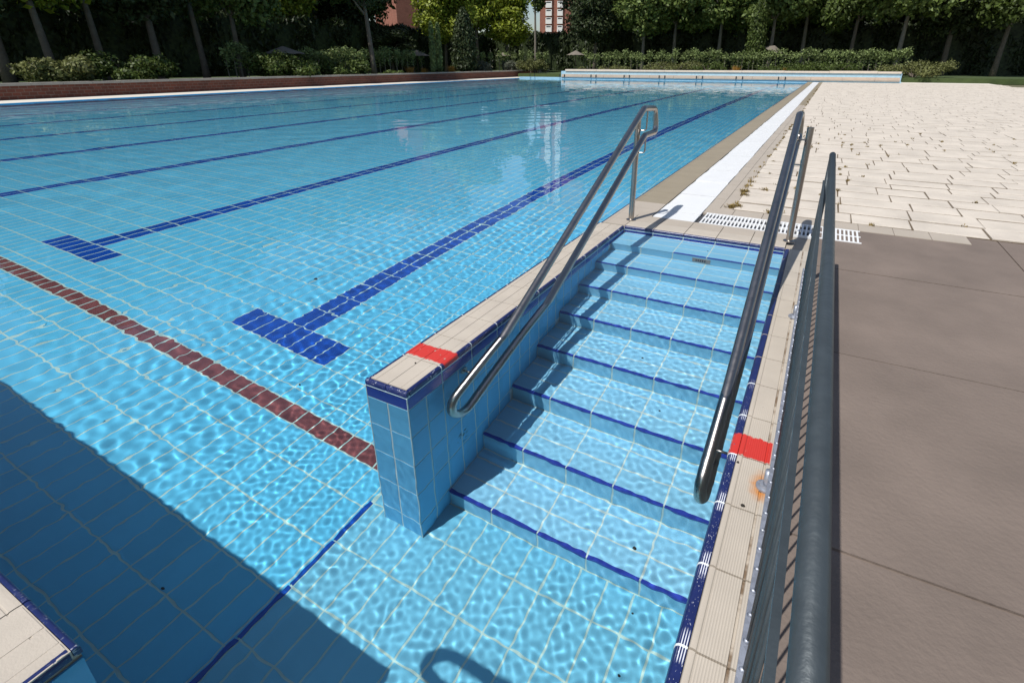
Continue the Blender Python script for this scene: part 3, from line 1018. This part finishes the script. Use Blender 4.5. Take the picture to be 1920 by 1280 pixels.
# ------------------------------------------------------------------ galvanised barrier on the right-hand coping
fen = empty('barrier', (.148, -2.4, 0))
tag(fen, 'galvanised steel barrier of thin upright bars standing on the ribbed coping', 'barrier')
FX = .150
FM, FT = .625, .785
M['teal_bar'] = plain('teal_grey_paint', (0.055, 0.068, 0.075), 0.45, 0.3, ns=20, var=0.3)
mb = MB().box(FX - .013, FX + .013, -4.9, -.62, .055, .080)
mb.build('bottom_rail', M['galv'], fen)
MB().box(FX - .006, FX + .006, -4.9, -.62, FM, FM + .012).build('middle_rail', M['teal_bar'], fen)
MB().tube([(FX + .016, -4.9, FT), (FX + .016, -2.7, FT), (FX + .016, -.62, FT)], .017, 14).build('top_rail', M['teal_bar'], fen, True)
bme = None
y = -4.86
while y < -.64:
    if bme is None:
        o = MB().tube([(0, 0, .079), (0, 0, .3), (0, 0, FM + .002)], .0035, 8).build('bar', M['teal_bar'], fen, True)
        bme = o.data
        wo_ = MB().cyl((0, 0), .008, .0795, .0855, 10, .0045).build('weld', M['galv'], fen, True)
        wme = wo_.data
        o.location = (FX, y, 0); wo_.location = (FX - .004, y, 0)
    else:
        o = bpy.data.objects.new('bar', bme); o.location = (FX + random.uniform(-.001, .001), y, 0); link(o, fen)
        o = bpy.data.objects.new('weld', wme); o.location = (FX - .004 + random.uniform(-.002, .002), y, 0); link(o, fen)
    y += .068
for yy in (-.64, -4.88):
    MB().tube([(FX + .016, yy, .07), (FX + .016, yy, FT)], .015, 12).build('end_post', M['teal_bar'], fen, True)
for yy in (-1.22, -2.62, -4.02):
    MB().cyl((FX - .012, yy), .012, .0, .07, 16).build('post', M['galv'], fen, True)
    mb = MB().cyl((FX - .014, yy), .030, .0, .007, 24).cyl((FX - .014, yy), .021, .007, .016, 24, .018)
    auto_smooth(mb.build('foot', M['galv'], fen), 40)

# ------------------------------------------------------------------ small dark specks
def speck(x, y, z, s, label, name='fallen_leaf', cat='leaf', group=None):
    n = 7
    v = [(x + s * random.uniform(.7, 1.1) * math.cos(6.283 * k / n), y + s * .7 * random.uniform(.7, 1.1) * math.sin(6.283 * k / n), z) for k in range(n)]
    v2 = [(x + (a - x) * .6, y + (b - y) * .6, z + .005) for a, b, c in v]
    mb = MB().rings([v, v2])
    o = mb.build(name, M['debris'])
    recv(o); tag(o, label, cat, group)
SP = 'specks of debris lying on the tiles'
for (x, y, s, lb) in ((-2.05, -3.50, .012, 'tiny dark leaf in the shaded floor at the near wall'), (-3.65, -1.25, .02, 'small dark leaf on the pool floor left of the lane line'), (-2.62, -2.30, .008, 'tiny dark speck on the floor just beyond the maroon line')):
    speck(x, y, ZF + .001, s, lb, group=SP)
speck(-.22, -2.86, ZL + .001, .009, 'tiny dark speck on the landing tiles by the right coping', group=SP)
speck(-.25, -2.62, ZL + .001, .007, 'tiny dark speck on the landing below the last step', group=SP)
speck(-.32, -2.40, NOSE[7][1] + .001, .012, 'dark curled leaf on the lowest step', group=SP)
speck(-.62, -1.42, NOSE[4][1] + .001, .008, 'dark speck in the middle of the fifth step', group=SP)
speck(-.42, -1.72, NOSE[5][1] + .001, .008, 'dark speck on the right half of the sixth step', group=SP)
speck(-.52, -.17, NOSE[0][1] + .001, .009, 'dark speck on the topmost step', group=SP)
speck(.039, -2.545, .0045, .006, 'black dot on the coping just below the red stripe', 'dirt_spot', 'spot', SP)
speck(.082, -2.735, .0005, .009, 'black dot on the ribbed coping near the barrier foot', 'dirt_spot', 'spot', SP)
speck(-1.372, -2.555, .0005, .006, 'black dot on the divider coping in front of the red stripe', 'dirt_spot', 'spot', SP)

# ------------------------------------------------------------------ brick wall along the far left side
bw = empty('brick_wall', (-26.5, 20, 0))
tag(bw, 'long low red brick wall with grey cap stones along the far side of the pool', 'wall')
MB().box(-26.62, -26.38, -9.5, 46.2, -.02, .47).build('brickwork', M['brick'], bw)
y = -9.5
while y < 46.1:
    y2 = min(y + 1.0, 46.2)
    MB().box(-26.66, -26.33 + random.uniform(-.006, .006), y + .006, y2 - .006, .473, .565 + random.uniform(-.006, .006)).build('cap_stone', M['cap'], bw)
    y = y2
pier = MB().box(-26.9, -26.1, 46.25, 48.2, -.02, .46).box(-26.95, -26.05, 46.22, 48.25, .463, .60).build('end_pier', M['cap'])
tag(pier, 'grey stone pier at the far end of the brick wall', 'pier')
gb = MB().box(-60, -26.625, -30, 70, -.06, .40).build('garden_bed', M['lawn'])
tag(gb, kind='structure')
gb2 = MB().box(-26.0, 60, 41.6, 110, -.06, .30).build('far_garden', M['lawn'])
tag(gb2, kind='structure')

# ------------------------------------------------------------------ far end: two-tier starting wall
sw = empty('starting_wall', (-9, YF, -1))
tag(sw, 'two-tier starting wall with pale blue faces and cream ledges across the far end', 'wall')
recv(MB().box(-24.4, 4, YF, YF + .35, -1.6, .09).build('lower_wall', M['pale_blue'], sw))
x = -20.3
while x < 3.9:
    MB().box(x + .006, min(x + 1.9, 3.9) - .006, YF - .05, YF + .55, .093, .16).build('ledge_slab', M['cap'], sw)
    MB().box(x + .006, min(x + 1.9, 3.9) - .006, YF + .02, YF + .56, .163, .335).build('ledge_block', M['sand_stone'], sw)
    x += 1.9
MB().box(-20.6, 4, YF + .57, YF + 1.2, .0, .575).build('upper_wall', M['pale_blue'], sw)
x = -20.2
while x < 3.9:
    MB().box(x + .006, min(x + 2.85, 3.95) - .006, YF + .5, YF + 1.3, .578, .70 + random.uniform(-.02, .02)).build('cap_slab', M['cream_stone'], sw)
    x += 2.85
for lx in LANES:
    for s in (-.22, .22):
        MB().box(lx + s - .03, lx + s + .03, YF - .075, YF - .051, .10, .30).box(lx + s - .03, lx + s + .03, YF - .075, YF + .018, .301, .325).build('backstroke_handle', M['black'], sw)
fd = MB().box(-26.3, 9, YF + .36, 41.59, -.3, -.006).build('far_deck', M['white_deck'])
tag(fd, kind='structure')

# ------------------------------------------------------------------ foliage
def leaf_quads(P, Nrm, size, aspect=1.0, vert=0.0):
    n = len(P)
    d = rng.normal(size=(n, 3)) + Nrm * 1.0
    d /= np.linalg.norm(d, axis=1)[:, None] + 1e-9
    a = rng.normal(size=(n, 3)); a[:, 2] += vert * 3
    a -= d * (a * d).sum(1)[:, None]
    a /= np.linalg.norm(a, axis=1)[:, None] + 1e-9
    b = np.cross(d, a)
    s = size * rng.uniform(.55, 1.35, n)[:, None]
    a = a * s * aspect; b = b * s * .62
    V = np.stack([P - a, P + b * .9 - a * .1, P + a, P - b * .9 - a * .1], 1).reshape(-1, 3)
    Q = np.arange(4 * n).reshape(n, 4)
    return V, Q

def blob_points(blobs, n, shell=.35):
    vol = np.array([b[3] * b[4] * b[5] for b in blobs]) ** .75
    pick = rng.choice(len(blobs), n, p=vol / vol.sum())
    B = np.array(blobs)[pick]
    d = rng.normal(size=(n, 3)); d /= np.linalg.norm(d, axis=1)[:, None]
    r = (1 - shell * rng.random(n) ** 1.3)[:, None]
    r *= 1 + .12 * rng.normal(size=(n, 1))
    return B[:, :3] + d * r * B[:, 3:], d

def crown_blobs(rx, rz, z0, n, seed):
    r = random.Random(seed)
    out = []
    for i in range(n):
        a = r.uniform(0, 6.283); q = math.sqrt(r.random()) * .72; zz = r.uniform(-.75, .8)
        sh = math.sqrt(max(.12, 1 - zz * zz))
        s = r.uniform(.26, .46)
        out.append((math.cos(a) * q * rx * sh, math.sin(a) * q * rx * sh, z0 + rz + zz * rz * .8, rx * s, rx * s, rx * s * r.uniform(.6, .85)))
    return out

def crown_mesh(blobs, n, size, shell=.5, aspect=1.0):
    P, d = blob_points(blobs, n, shell)
    d[:, 2] += .35
    return leaf_quads(P, d, size, aspect)

def mesh_data(name, V, Q, mat):
    o = np_mesh(name, V, Q, mat)
    me = o.data
    bpy.data.objects.remove(o)
    return me

def limb_mesh(h, r0, lean, nb, rx, z_crown, seed):
    r = random.Random(seed)
    mb = MB()
    P = []
    for k in range(7):
        f = k / 6
        P.append((lean[0] * f + .06 * math.sin(3 * f + seed), lean[1] * f + .05 * math.cos(2.3 * f + seed), h * f - .12))
    mb.tube(P, [r0 * (1.25 if k == 0 else 1 - .62 * k / 6) for k in range(7)], 10)
    for b in range(nb):
        f = r.uniform(.55, .95)
        z = h * f; a = r.uniform(0, 6.283); L = rx * r.uniform(.5, .85)
        s = Vector((lean[0] * f, lean[1] * f, z))
        e_ = s + Vector((math.cos(a) * L, math.sin(a) * L, L * r.uniform(.5, 1.0)))
        mm = (s + e_) / 2 + Vector((0, 0, .12 * L))
        mb.tube([s, mm, e_], [r0 * .42, r0 * .28, r0 * .1], 7)
    return mb

KINDS = {}
def tree_kind(key, name, h, r0, rx, rz, zc, nblob, nleaf, size, mat, bark, lean=(0, 0), shell=.5):
    mb = limb_mesh(h, r0, lean, 6, rx, zc, len(KINDS) + 2)
    tm = bpy.data.meshes.new('trunk'); tm.from_pydata([tuple(v) for v in mb.v], [], mb.f); tm.materials.append(M[bark])
    tm.polygons.foreach_set('use_smooth', [True] * len(tm.polygons))
    bl = [(b[0] + lean[0], b[1] + lean[1], *b[2:]) for b in crown_blobs(rx, rz, zc, nblob, len(KINDS) + 11)]
    V, Q = crown_mesh(bl, nleaf, size, shell)
    KINDS[key] = (name, tm, mesh_data('crown', V, Q, M[mat]))

tree_kind('maple', 'broadleaf_tree', 5.0, .16, 2.7, 3.2, 1.7, 34, 12000, .15, 'leaf_bright', 'bark')
tree_kind('plane', 'plane_tree', 6.0, .20, 3.6, 3.4, 2.9, 38, 12000, .21, 'leaf_plane', 'pale_bark')
tree_kind('dark', 'evergreen_tree', 6.0, .2, 3.1, 4.4, 1.3, 44, 16000, .15, 'leaf_dark', 'bark')
tree_kind('mid', 'broadleaf_tree', 5.5, .17, 2.9, 3.8, 1.9, 36, 12000, .16, 'leaf_mid', 'bark')
tree_kind('pine', 'pine_tree', 7.0, .19, 3.4, 3.2, 3.7, 36, 13000, .12, 'leaf_dark', 'bark', lean=(-.55, .3))
tree_kind('airy', 'slender_tree', 8.0, .13, 1.7, 4.2, 3.0, 26, 4600, .14, 'leaf_mid', 'pale_bark')

def place_tree(key, px, r, label, group, scale=1.0, zs=1.0, base=.38, rot=None, off=None):
    name, tm, cm = KINDS[key]
    root = bpy.data.objects.new(name, None); root.empty_display_size = .3
    COL.objects.link(root)
    x, y = spot(px, r) if off is None else off
    root.location = (x, y, base)
    root.scale = (scale, scale, scale * zs)
    root.rotation_euler = (0, 0, random.uniform(0, 6.28) if rot is None else rot)
    tag(root, label, 'tree', group)
    for nm, me_ in (('trunk', tm), ('crown', cm)):
        c = bpy.data.objects.new(nm, me_); COL.objects.link(c); c.parent = root
    return root

GT = 'trees around the pool garden'
place_tree('maple', 838, 6.0, 'bright yellow-green tree behind the pair of thin cypresses', GT, 1.0)
place_tree('maple', 952, 5.0, 'bright yellow-green tree right of the dark cone-shaped conifer', GT, 1.08, .9)
place_tree('maple', 895, 9, 'tall yellow-green tree rising behind its two brighter neighbours', GT, 1.25, 1.15)
place_tree('dark', 1115, 7.5, 'broad dark evergreen tree right of the brick tower', GT, 1.0, 1.1)
place_tree('airy', 1003, 10, 'slender airy tree in front of the tower with white windows', GT, 1.1, 1.25)
place_tree('plane', 1205, 7.0, 'plane tree with sunlit leaves next to the broad dark evergreen', GT, .95, 1.0)
place_tree('plane', 1262, 9, 'plane tree with a pale straight trunk above the vine row', GT, 1.05, 1.0, rot=.4)
place_tree('plane', 1345, 8, 'plane tree left of the tall dark cypress', GT, 1.0, 1.0)
place_tree('plane', 1440, 6.5, 'plane tree with a pale trunk right of the tall cypress', GT, 1.0, 1.05, rot=2.0)
place_tree('plane', 1500, 9, 'plane tree at the right end of the far garden, behind the tilted parasol', GT, 1.1, 1.0)
place_tree('pine', 700, 2.8, 'dark pine with a leaning bare trunk behind the brick wall', GT, 1.0, 1.0, rot=0.35)
place_tree('mid', 452, 4.5, 'green tree with thin stems left of the large rounded shrubs', GT, 1.0, 1.05)
place_tree('maple', 545, 15, 'yellow-green tree half hidden behind the dark hedge', GT, 1.1, 1.15)
place_tree('dark', 735, 12, 'dark evergreen between the leaning pine and the thin cypresses', GT, .75, .52)
place_tree('mid', 380, 6, 'green tree at the left end of the brick wall', GT, 1.1, 1.1)
place_tree('dark', 300, 6, 'dark evergreen far left behind the brick wall', GT, 1.1, 1.1)
place_tree('mid', 190, 6, 'green broadleaf tree second from the left edge', GT, 1.1, 1.1)
place_tree('maple', 95, 5, 'yellow-green tree near the left edge', GT, 1.15, 1.1)
place_tree('dark', 10, 6, 'dark evergreen at the left edge', GT, 1.15, 1.1)
place_tree('mid', 1590, 7, 'green tree right of the tilted parasol', GT, 1.1, 1.1)
place_tree('plane', 1680, 6, 'plane tree third from the right edge', GT, 1.05, 1.05)
place_tree('dark', 1770, 8, 'dark evergreen second from the right edge', GT, 1.1, 1.1)
place_tree('mid', 1870, 6, 'green tree at the right edge', GT, 1.1, 1.1)
BR = 'dense row of trees behind the tall hedges'
for q, px in enumerate((-20, 55, 130, 215, 285, 350, 420, 480, 540, 600, 645, 682, 1110, 1150, 1195, 1240, 1290, 1335, 1385, 1430, 1480, 1530, 1590, 1650, 1710, 1780, 1850, 1930)):
    place_tree(('dark', 'mid', 'dark', 'dark', 'plane')[q % 5], px, random.uniform(15, 20) if px < 1040 else random.uniform(13, 18), 'tree in the dense dark row rising behind the tall hedge', BR, random.uniform(1.15, 1.35), random.uniform(1.0, 1.15), base=.2)

# columnar conifers
def column(px, r, width, top_y, label, mat, name='cypress_tree', n=5200, taper=.55, size=.07, base=.38):
    x, y = spot(px, r)
    z1 = height(px, top_y, r) - base
    w = width / F * dist(px, r) / 2
    u = rng.random(n); a = rng.random(n) * 6.283
    prof = np.minimum(1, (u + .03) * 9) * (1 - u ** 2.2) ** taper
    q = w * prof * (1 - .45 * rng.random(n) ** 1.5) * (1 + .15 * rng.normal(size=n))
    P = np.stack([q * np.cos(a), q * np.sin(a), u * z1 + .12], -1)
    d = np.stack([np.cos(a), np.sin(a), np.full(n, .4)], -1)
    V, Q = leaf_quads(P, d, size, 1.5, vert=1.0)
    root = empty(name, (x, y, base))
    tag(root, label, 'tree')
    o = np_mesh('crown', V + np.array([x, y, base]), Q, M[mat], root)
    MB().tube([(x, y, base - .1), (x, y, base + z1 * .5), (x, y, base + z1 * .93)], [w * .25, w * .18, .02], 8).build('trunk', M['bark'], root, True)
    return root
column(812, 1.2, 9.5, 44, 'left one of a pair of very thin columnar cypresses', 'leaf_pale', taper=.3, size=.05)
column(824, 1.3, 9.5, 46, 'right one of a pair of very thin columnar cypresses', 'leaf_pale', taper=.3, size=.05)
column(872, 2.2, 40, 18, 'wide dark cone-shaped conifer between the bright green trees', 'leaf_dark', 'conifer_tree', 9000, .6, .09)
column(1412, 3.6, 27, 0, 'tall dark cypress standing alone near the right end', 'leaf_mid', n=8000, taper=.5, size=.08)

# hedges: dense upright sprays over a solid core
def hedge(name, x0, x1, y0, y1, z0, z1, n, size, mat, label, vert=1.0, cat='hedge', kind=None):
    dx, dy, dz = x1 - x0, y1 - y0, z1 - z0
    areas = np.array([dy * dz, dy * dz, dx * dz, dx * dz, dx * dy])
    f = rng.choice(5, n, p=areas / areas.sum())
    u, v = rng.random(n), rng.random(n)
    dpt = rng.random(n) * .22
    X = np.where(f == 0, x0 + dpt, np.where(f == 1, x1 - dpt, x0 + u * dx))
    Y = np.where(f == 2, y0 + dpt, np.where(f == 3, y1 - dpt, np.where(f == 4, y0 + v * dy, y0 + u * dy)))
    Z = np.where(f == 4, z1 - dpt, z0 + v * dz)
    wob = .16 * np.sin(X * 1.9 + Y * 1.7) + .10 * np.sin(X * 4.3 - Y * 3.9 + Z * 2)
    nrm = np.stack([np.where(f == 0, -1, np.where(f == 1, 1, 0)), np.where(f == 2, -1, np.where(f == 3, 1, 0)), np.where(f == 4, 1, .25)], -1).astype(float)
    P = np.stack([X, Y, Z], -1) + nrm * wob[:, None] * min(1, dz / 2.0)
    V, Q = leaf_quads(P, nrm, size, 1.6, vert=vert)
    root = empty(name, ((x0 + x1) / 2, (y0 + y1) / 2, z0))
    tag(root, label, cat, kind=kind)
    np_mesh('foliage', V, Q, M[mat], root)
    MB().box(x0 + .16 * min(1, dx), x1 - .16 * min(1, dx), y0 + .16 * min(1, dy), y1 - .16 * min(1, dy), z0 - .1, z1 - .18 * min(1, dz)).build('light_block_core', M[mat], root)  # solid box added unseen inside the leaf shell, stops light passing through
    return root
hedge('tall_hedge', -37.4, -36, -26, 53, .38, 4.3, 30000, .16, 'leaf_hedge', 'tall dark clipped hedge along the left side behind the brick wall')
hedge('tall_hedge', -35.9, 34, 52.5, 54, .28, 4.2, 30000, .16, 'leaf_hedge', 'tall dark clipped hedge across the far end behind the vine row')

# shrubs
def shrub_mesh(rx, ry, rz, n, size, mat, seed, nb=22):
    r = random.Random(seed)
    bl = []
    for i in range(nb):
        a = r.uniform(0, 6.283); q = math.sqrt(r.random()) * .8
        bl.append((math.cos(a) * q * rx, math.sin(a) * q * ry, rz * r.uniform(.25, .72), rx * r.uniform(.18, .32), ry * r.uniform(.18, .34), rz * r.uniform(.2, .34)))
    P, d = blob_points(bl, n, .6)
    P[:, 2] = np.maximum(P[:, 2], .02)
    d[:, 2] += .4
    return leaf_quads(P, d, size)
def shrub(px, r, w_px, top_y, label, mat, n=5000, size=.075, name='shrub', base=.38, seed=1, depth=None, cat='shrub'):
    x, y = spot(px, r)
    h = height(px, top_y, r) - base
    w = w_px / F * dist(px, r) / 2
    V, Q = shrub_mesh(w, depth or w * .8, h, n, size, M[mat], seed)
    root = empty(name, (x, y, base)); tag(root, label, cat)
    a = math.atan2(x - CAM.x, y - CAM.y)
    ca, sa = math.cos(-a), math.sin(-a)
    V2 = np.stack([V[:, 0] * ca - V[:, 1] * sa + x, V[:, 0] * sa + V[:, 1] * ca + y, V[:, 2] + base], -1)
    np_mesh('foliage', V2, Q, M[mat], root)
    rr = random.Random(seed)
    mb = MB()
    for k in range(7):
        aa = rr.uniform(0, 6.28); q = rr.uniform(.2, .7)
        mb.tube([(x, y, base - .05), (x + math.cos(aa) * w * q * .5, y + math.sin(aa) * w * q * .5, base + h * .4), (x + math.cos(aa) * w * q, y + math.sin(aa) * w * q, base + h * .75)], [.04, .03, .012], 6)
    mb.build('stems', M['bark'], root)
    return root
shrub(530, 1.6, 115, 96, 'large rounded green shrub below the thatched parasol', 'leaf_mid', 9000, .085, seed=3)
shrub(640, 1.6, 105, 108, 'rounded shrub left of the leaning pine trunk', 'leaf_mid', 8000, .085, seed=4)
shrub(585, 2.6, 70, 100, 'smaller shrub between the two large rounded shrubs', 'leaf_mid', 5000, .08, seed=5)
shrub(735, .7, 36, 131, 'low green ground shrub right of the pine trunk', 'leaf_plane', 1500, .06, seed=6)
shrub(905, 1.2, 42, 113, 'grey-green round shrub beside the cone-shaped conifer', 'leaf_grey', 4500, .06, seed=7)
shrub(957, 1.2, 36, 112, 'grey-green shrub at the left end of the clipped box hedge', 'leaf_grey', 3000, .06, seed=8)
shrub(1002, 1.2, 62, 108, 'clipped olive box hedge near the end of the brick wall', 'leaf_olive', 9000, .06, 'box_hedge', seed=9, depth=1.0, cat='hedge')
shrub(1090, .8, 20, 124, 'small round shrub under the standing parasol', 'leaf_olive', 1500, .06, seed=10, base=.28)
shrub(1150, .9, 60, 122, 'low brownish shrub left behind the starting wall', 'leaf_olive', 3500, .06, seed=11, base=.28)
shrub(1262, 1.3, 110, 112, 'wide brown-green shrub below the pale plane trunk', 'leaf_olive', 6500, .07, seed=12, base=.28)
shrub(1330, 1.5, 60, 116, 'dark low shrub left of the tall cypress', 'leaf_mid', 4000, .07, seed=13, base=.28)
shrub(1462, 1.4, 90, 117, 'dark green low hedge right of the tall cypress', 'leaf_mid', 5500, .07, 'low_hedge', seed=14, base=.28, cat='hedge')
shrub(1560, 1.4, 110, 115, 'green low shrub past the right end of the vine row', 'leaf_mid', 5500, .07, seed=15, base=.28)
shrub(1720, 1.4, 120, 112, 'wide olive shrub near the right edge of the garden', 'leaf_olive', 5500, .07, seed=16, base=.28)
shrub(240, 1.6, 120, 96, 'rounded green shrub at the far left behind the wall', 'leaf_mid', 6000, .085, seed=17)
shrub(110, 1.6, 110, 100, 'rounded olive shrub near the left edge behind the wall', 'leaf_olive', 6000, .085, seed=18)

# orange ornamental grasses
def grass_clump(px, r, w_px, top_y, label, base=.40):
    x, y = spot(px, r); h = height(px, top_y, r) - base; w = w_px / F * dist(px, r) / 2
    v, f = [], []
    for _ in range(170):
        a = random.uniform(0, 6.283); s = random.uniform(.15, 1) * w; l = h * random.uniform(.5, 1.05)
        b0 = (x + random.gauss(0, w * .2), y + random.gauss(0, w * .2))
        tx, ty = b0[0] + math.cos(a) * s, b0[1] + math.sin(a) * s
        px_, py_ = -math.sin(a) * .012, math.cos(a) * .012
        k = len(v)
        v += [(b0[0] - px_, b0[1] - py_, base - .03), (b0[0] + px_, b0[1] + py_, base - .03), ((b0[0] * .6 + tx * .4) + px_, (b0[1] * .6 + ty * .4) + py_, base + l * .7), ((b0[0] * .6 + tx * .4) - px_, (b0[1] * .6 + ty * .4) - py_, base + l * .7), (tx, ty, base + l)]
        f += [(k, k + 1, k + 2, k + 3), (k + 3, k + 2, k + 4)]
    tag(mesh('ornamental_grass', v, f, M['leaf_orange']), label, 'grass clump', 'orange grass clumps behind the brick wall')
grass_clump(768, .6, 22, 124, 'orange grass clump nearest the leaning pine trunk')
grass_clump(793, .6, 16, 127, 'small orange grass clump left of the thin cypresses')
grass_clump(846, .7, 20, 123, 'orange grass clump between the thin cypresses and the conifer')
grass_clump(1382, .6, 24, 122, 'orange grass clump at the foot of the tall cypress', .30)
grass_clump(1470, .6, 22, 126, 'orange grass clump below the tilted parasol', .30)

# young staked vines in a row
def vine_kind():
    n = 230
    P = rng.normal(size=(n, 3)) * np.array([.12, .12, .17]) + np.array([0, 0, 1.36])
    m2 = 50
    P2 = np.stack([rng.normal(size=m2) * .08, rng.normal(size=m2) * .08, rng.uniform(.5, 1.3, m2)], -1)
    P = np.concatenate([P, P2]); d = np.zeros_like(P); d[:, 2] = .6
    V, Q = leaf_quads(P, d, .07)
    cm = mesh_data('crown', V, Q, M['leaf_pale'])
    mb = MB().tube([(0, 0, -.1), (.02, .01, .6), (0, 0, 1.3)], [.022, .018, .012], 6).tube([(.06, 0, -.1), (.06, 0, 1.45)], .012, 6)
    tm = bpy.data.meshes.new('trunk'); tm.from_pydata([tuple(v) for v in mb.v], [], mb.f); tm.materials.append(M['pale_bark'])
    return tm, cm
vt, vc = vine_kind()
def vine(x, y, base, s, label, group):
    root = bpy.data.objects.new('young_vine', None); root.empty_display_size = .1; COL.objects.link(root)
    root.location = (x, y, base); root.scale = (s, s, s * random.uniform(.92, 1.08)); root.rotation_euler = (0, 0, random.uniform(0, 6.28))
    tag(root, label, 'vine', group)
    for nm, me_ in (('trunk', vt), ('crown', vc)):
        c = bpy.data.objects.new(nm, me_); COL.objects.link(c); c.parent = root
px = 425
while px < 790:
    r = 3.4
    x, y = spot(px, r)
    if not (470 < px < 560 and px % 2): vine(x, y, .38, random.uniform(.95, 1.12), 'young pale-leaved vine on a stake in the row behind the brick wall', 'staked vines behind the brick wall')
    px += random.uniform(9, 15)
px = 890
while px < 1030:
    x, y = spot(px, 2.6); vine(x, y, .38, random.uniform(.95, 1.1), 'young pale-leaved vine on a stake above the clipped box hedge', 'staked vines near the box hedge')
    px += random.uniform(12, 17)
px = 1095
while px < 1700:
    x, y = spot(px, 2.8)
    vine(x, y, .28, random.uniform(1.0, 1.15), 'young pale-leaved vine on a stake in the row behind the starting wall', 'staked vines behind the starting wall')
    px += random.uniform(7.5, 15)

# thatched parasols
def parasol(px, r, w_px, top_y, eave_y, label, base=.38, tilt=(0, 0)):
    x, y = spot(px, r); w = w_px / F * dist(px, r) / 2
    z1, z0 = height(px, top_y, r), height(px, eave_y, r)
    root = empty('parasol', (x, y, base)); tag(root, label, 'parasol', 'thatched parasols in the garden')
    mb = MB(); n = 26
    rings = []
    for q, zz in ((.03, 1.0), (.28, .74), (.62, .38), (1.0, 0.0), (.93, -.03), (.5, .36), (.03, .86)):
        rings.append([(x + w * q * (1 + (.05 * math.sin(5 * k) if q > .9 else 0)) * math.cos(6.283 * k / n), y + w * q * math.sin(6.283 * k / n), z0 + (z1 - z0) * zz + tilt[0] * w * q * math.cos(6.283 * k / n) + (.02 * math.sin(9 * k) if q > .9 else 0)) for k in range(n)])
    mb.rings(rings)
    mb.build('canopy', M['thatch'], root)
    MB().tube([(x, y, base - .1), (x + tilt[0] * .2, y, (base + z1) / 2), (x, y, z1 - .05)], .035, 8).build('pole', M['wood'], root, True)
parasol(535, 3.6, 62, 87, 101, 'grey thatched parasol rising behind the large rounded shrubs')
parasol(783, 4.0, 42, 94, 105, 'grey thatched parasol left of the thin cypresses')
parasol(943, 3.5, 26, 99, 105, 'small grey parasol half hidden above the box hedge')
parasol(1079, 2.2, 31, 95, 103.5, 'grey thatched parasol standing free at the end of the starting wall', .28)
parasol(1448, 4.5, 40, 86, 97, 'tilted thatched parasol in front of a pale tree trunk', .28, tilt=(-.35, 0))

# ------------------------------------------------------------------ brick towers behind the trees
def tower(px0, px1, r, hgt, floor_h, bays, label, depth=14):
    xa, ya = spot(px0, r); xb, yb = spot(px1, r)
    u = Vector((xb - xa, yb - ya, 0)); L = u.length; u.normalize()
    nrm = Vector((u.y, -u.x, 0))                         # towards the camera
    root = empty('apartment_tower', ((xa + xb) / 2, (ya + yb) / 2, 0)); tag(root, label, 'building')
    def slab(a, b, f0, f1, z0, z1):
        mb = MB(); A = Vector((xa, ya, 0))
        P = [A + u * s + nrm * q for q in (f0, f1) for s in (a, b)]
        v = [(p.x, p.y, z) for z in (z0, z1) for p in P]
        return mb.add(v, [(0, 1, 3, 2), (4, 6, 7, 5), (0, 4, 5, 1), (2, 3, 7, 6), (0, 2, 6, 4), (1, 5, 7, 3)])
    slab(0, L, -depth, 0, -.1, hgt).build('wall', M['tower_brick'], root)
    slab(-.3, L + .3, -depth - .3, .3, hgt, hgt + .6).build('roof', M['cap'], root)
    for (c, w, typ) in bays:
        z = 1.0
        while z + floor_h < hgt:
            if typ == 'bay':
                b = slab(c - w / 2, c + w / 2, .02, .8, z, z + floor_h * .80).build('bay_window', M['white_frame'], root)
                slab(c - w * .36, c + w * .36, .80, .84, z + floor_h * .60, z + floor_h * .72).build('pane', M['glass'], b)
            else:
                b = slab(c - w / 2, c + w / 2, .01, .06, z + .3, z + floor_h * .7).build('window', M['cap'], root)
                slab(c - w * .4, c + w * .4, .06, .09, z + .42, z + floor_h * .66).build('pane', M['glass'], b)
            z += floor_h
tower(1012, 1100, 140, 50, 2.35, ((6.7, 1.8, 'bay'), (3.0, 2.0, 'bay')), 'tall red brick tower with a column of white bay windows')
tower(752, 866, 85, 34, 2.9, ((5.6, 1.6, 'win'), (12.0, 1.6, 'win')), 'red brick apartment block behind the yellow-green trees')
tower(596, 662, 105, 22, 2.9, ((3.0, 1.5, 'win'), (7.0, 1.5, 'win')), 'lower brick block glimpsed behind the leaning pine')
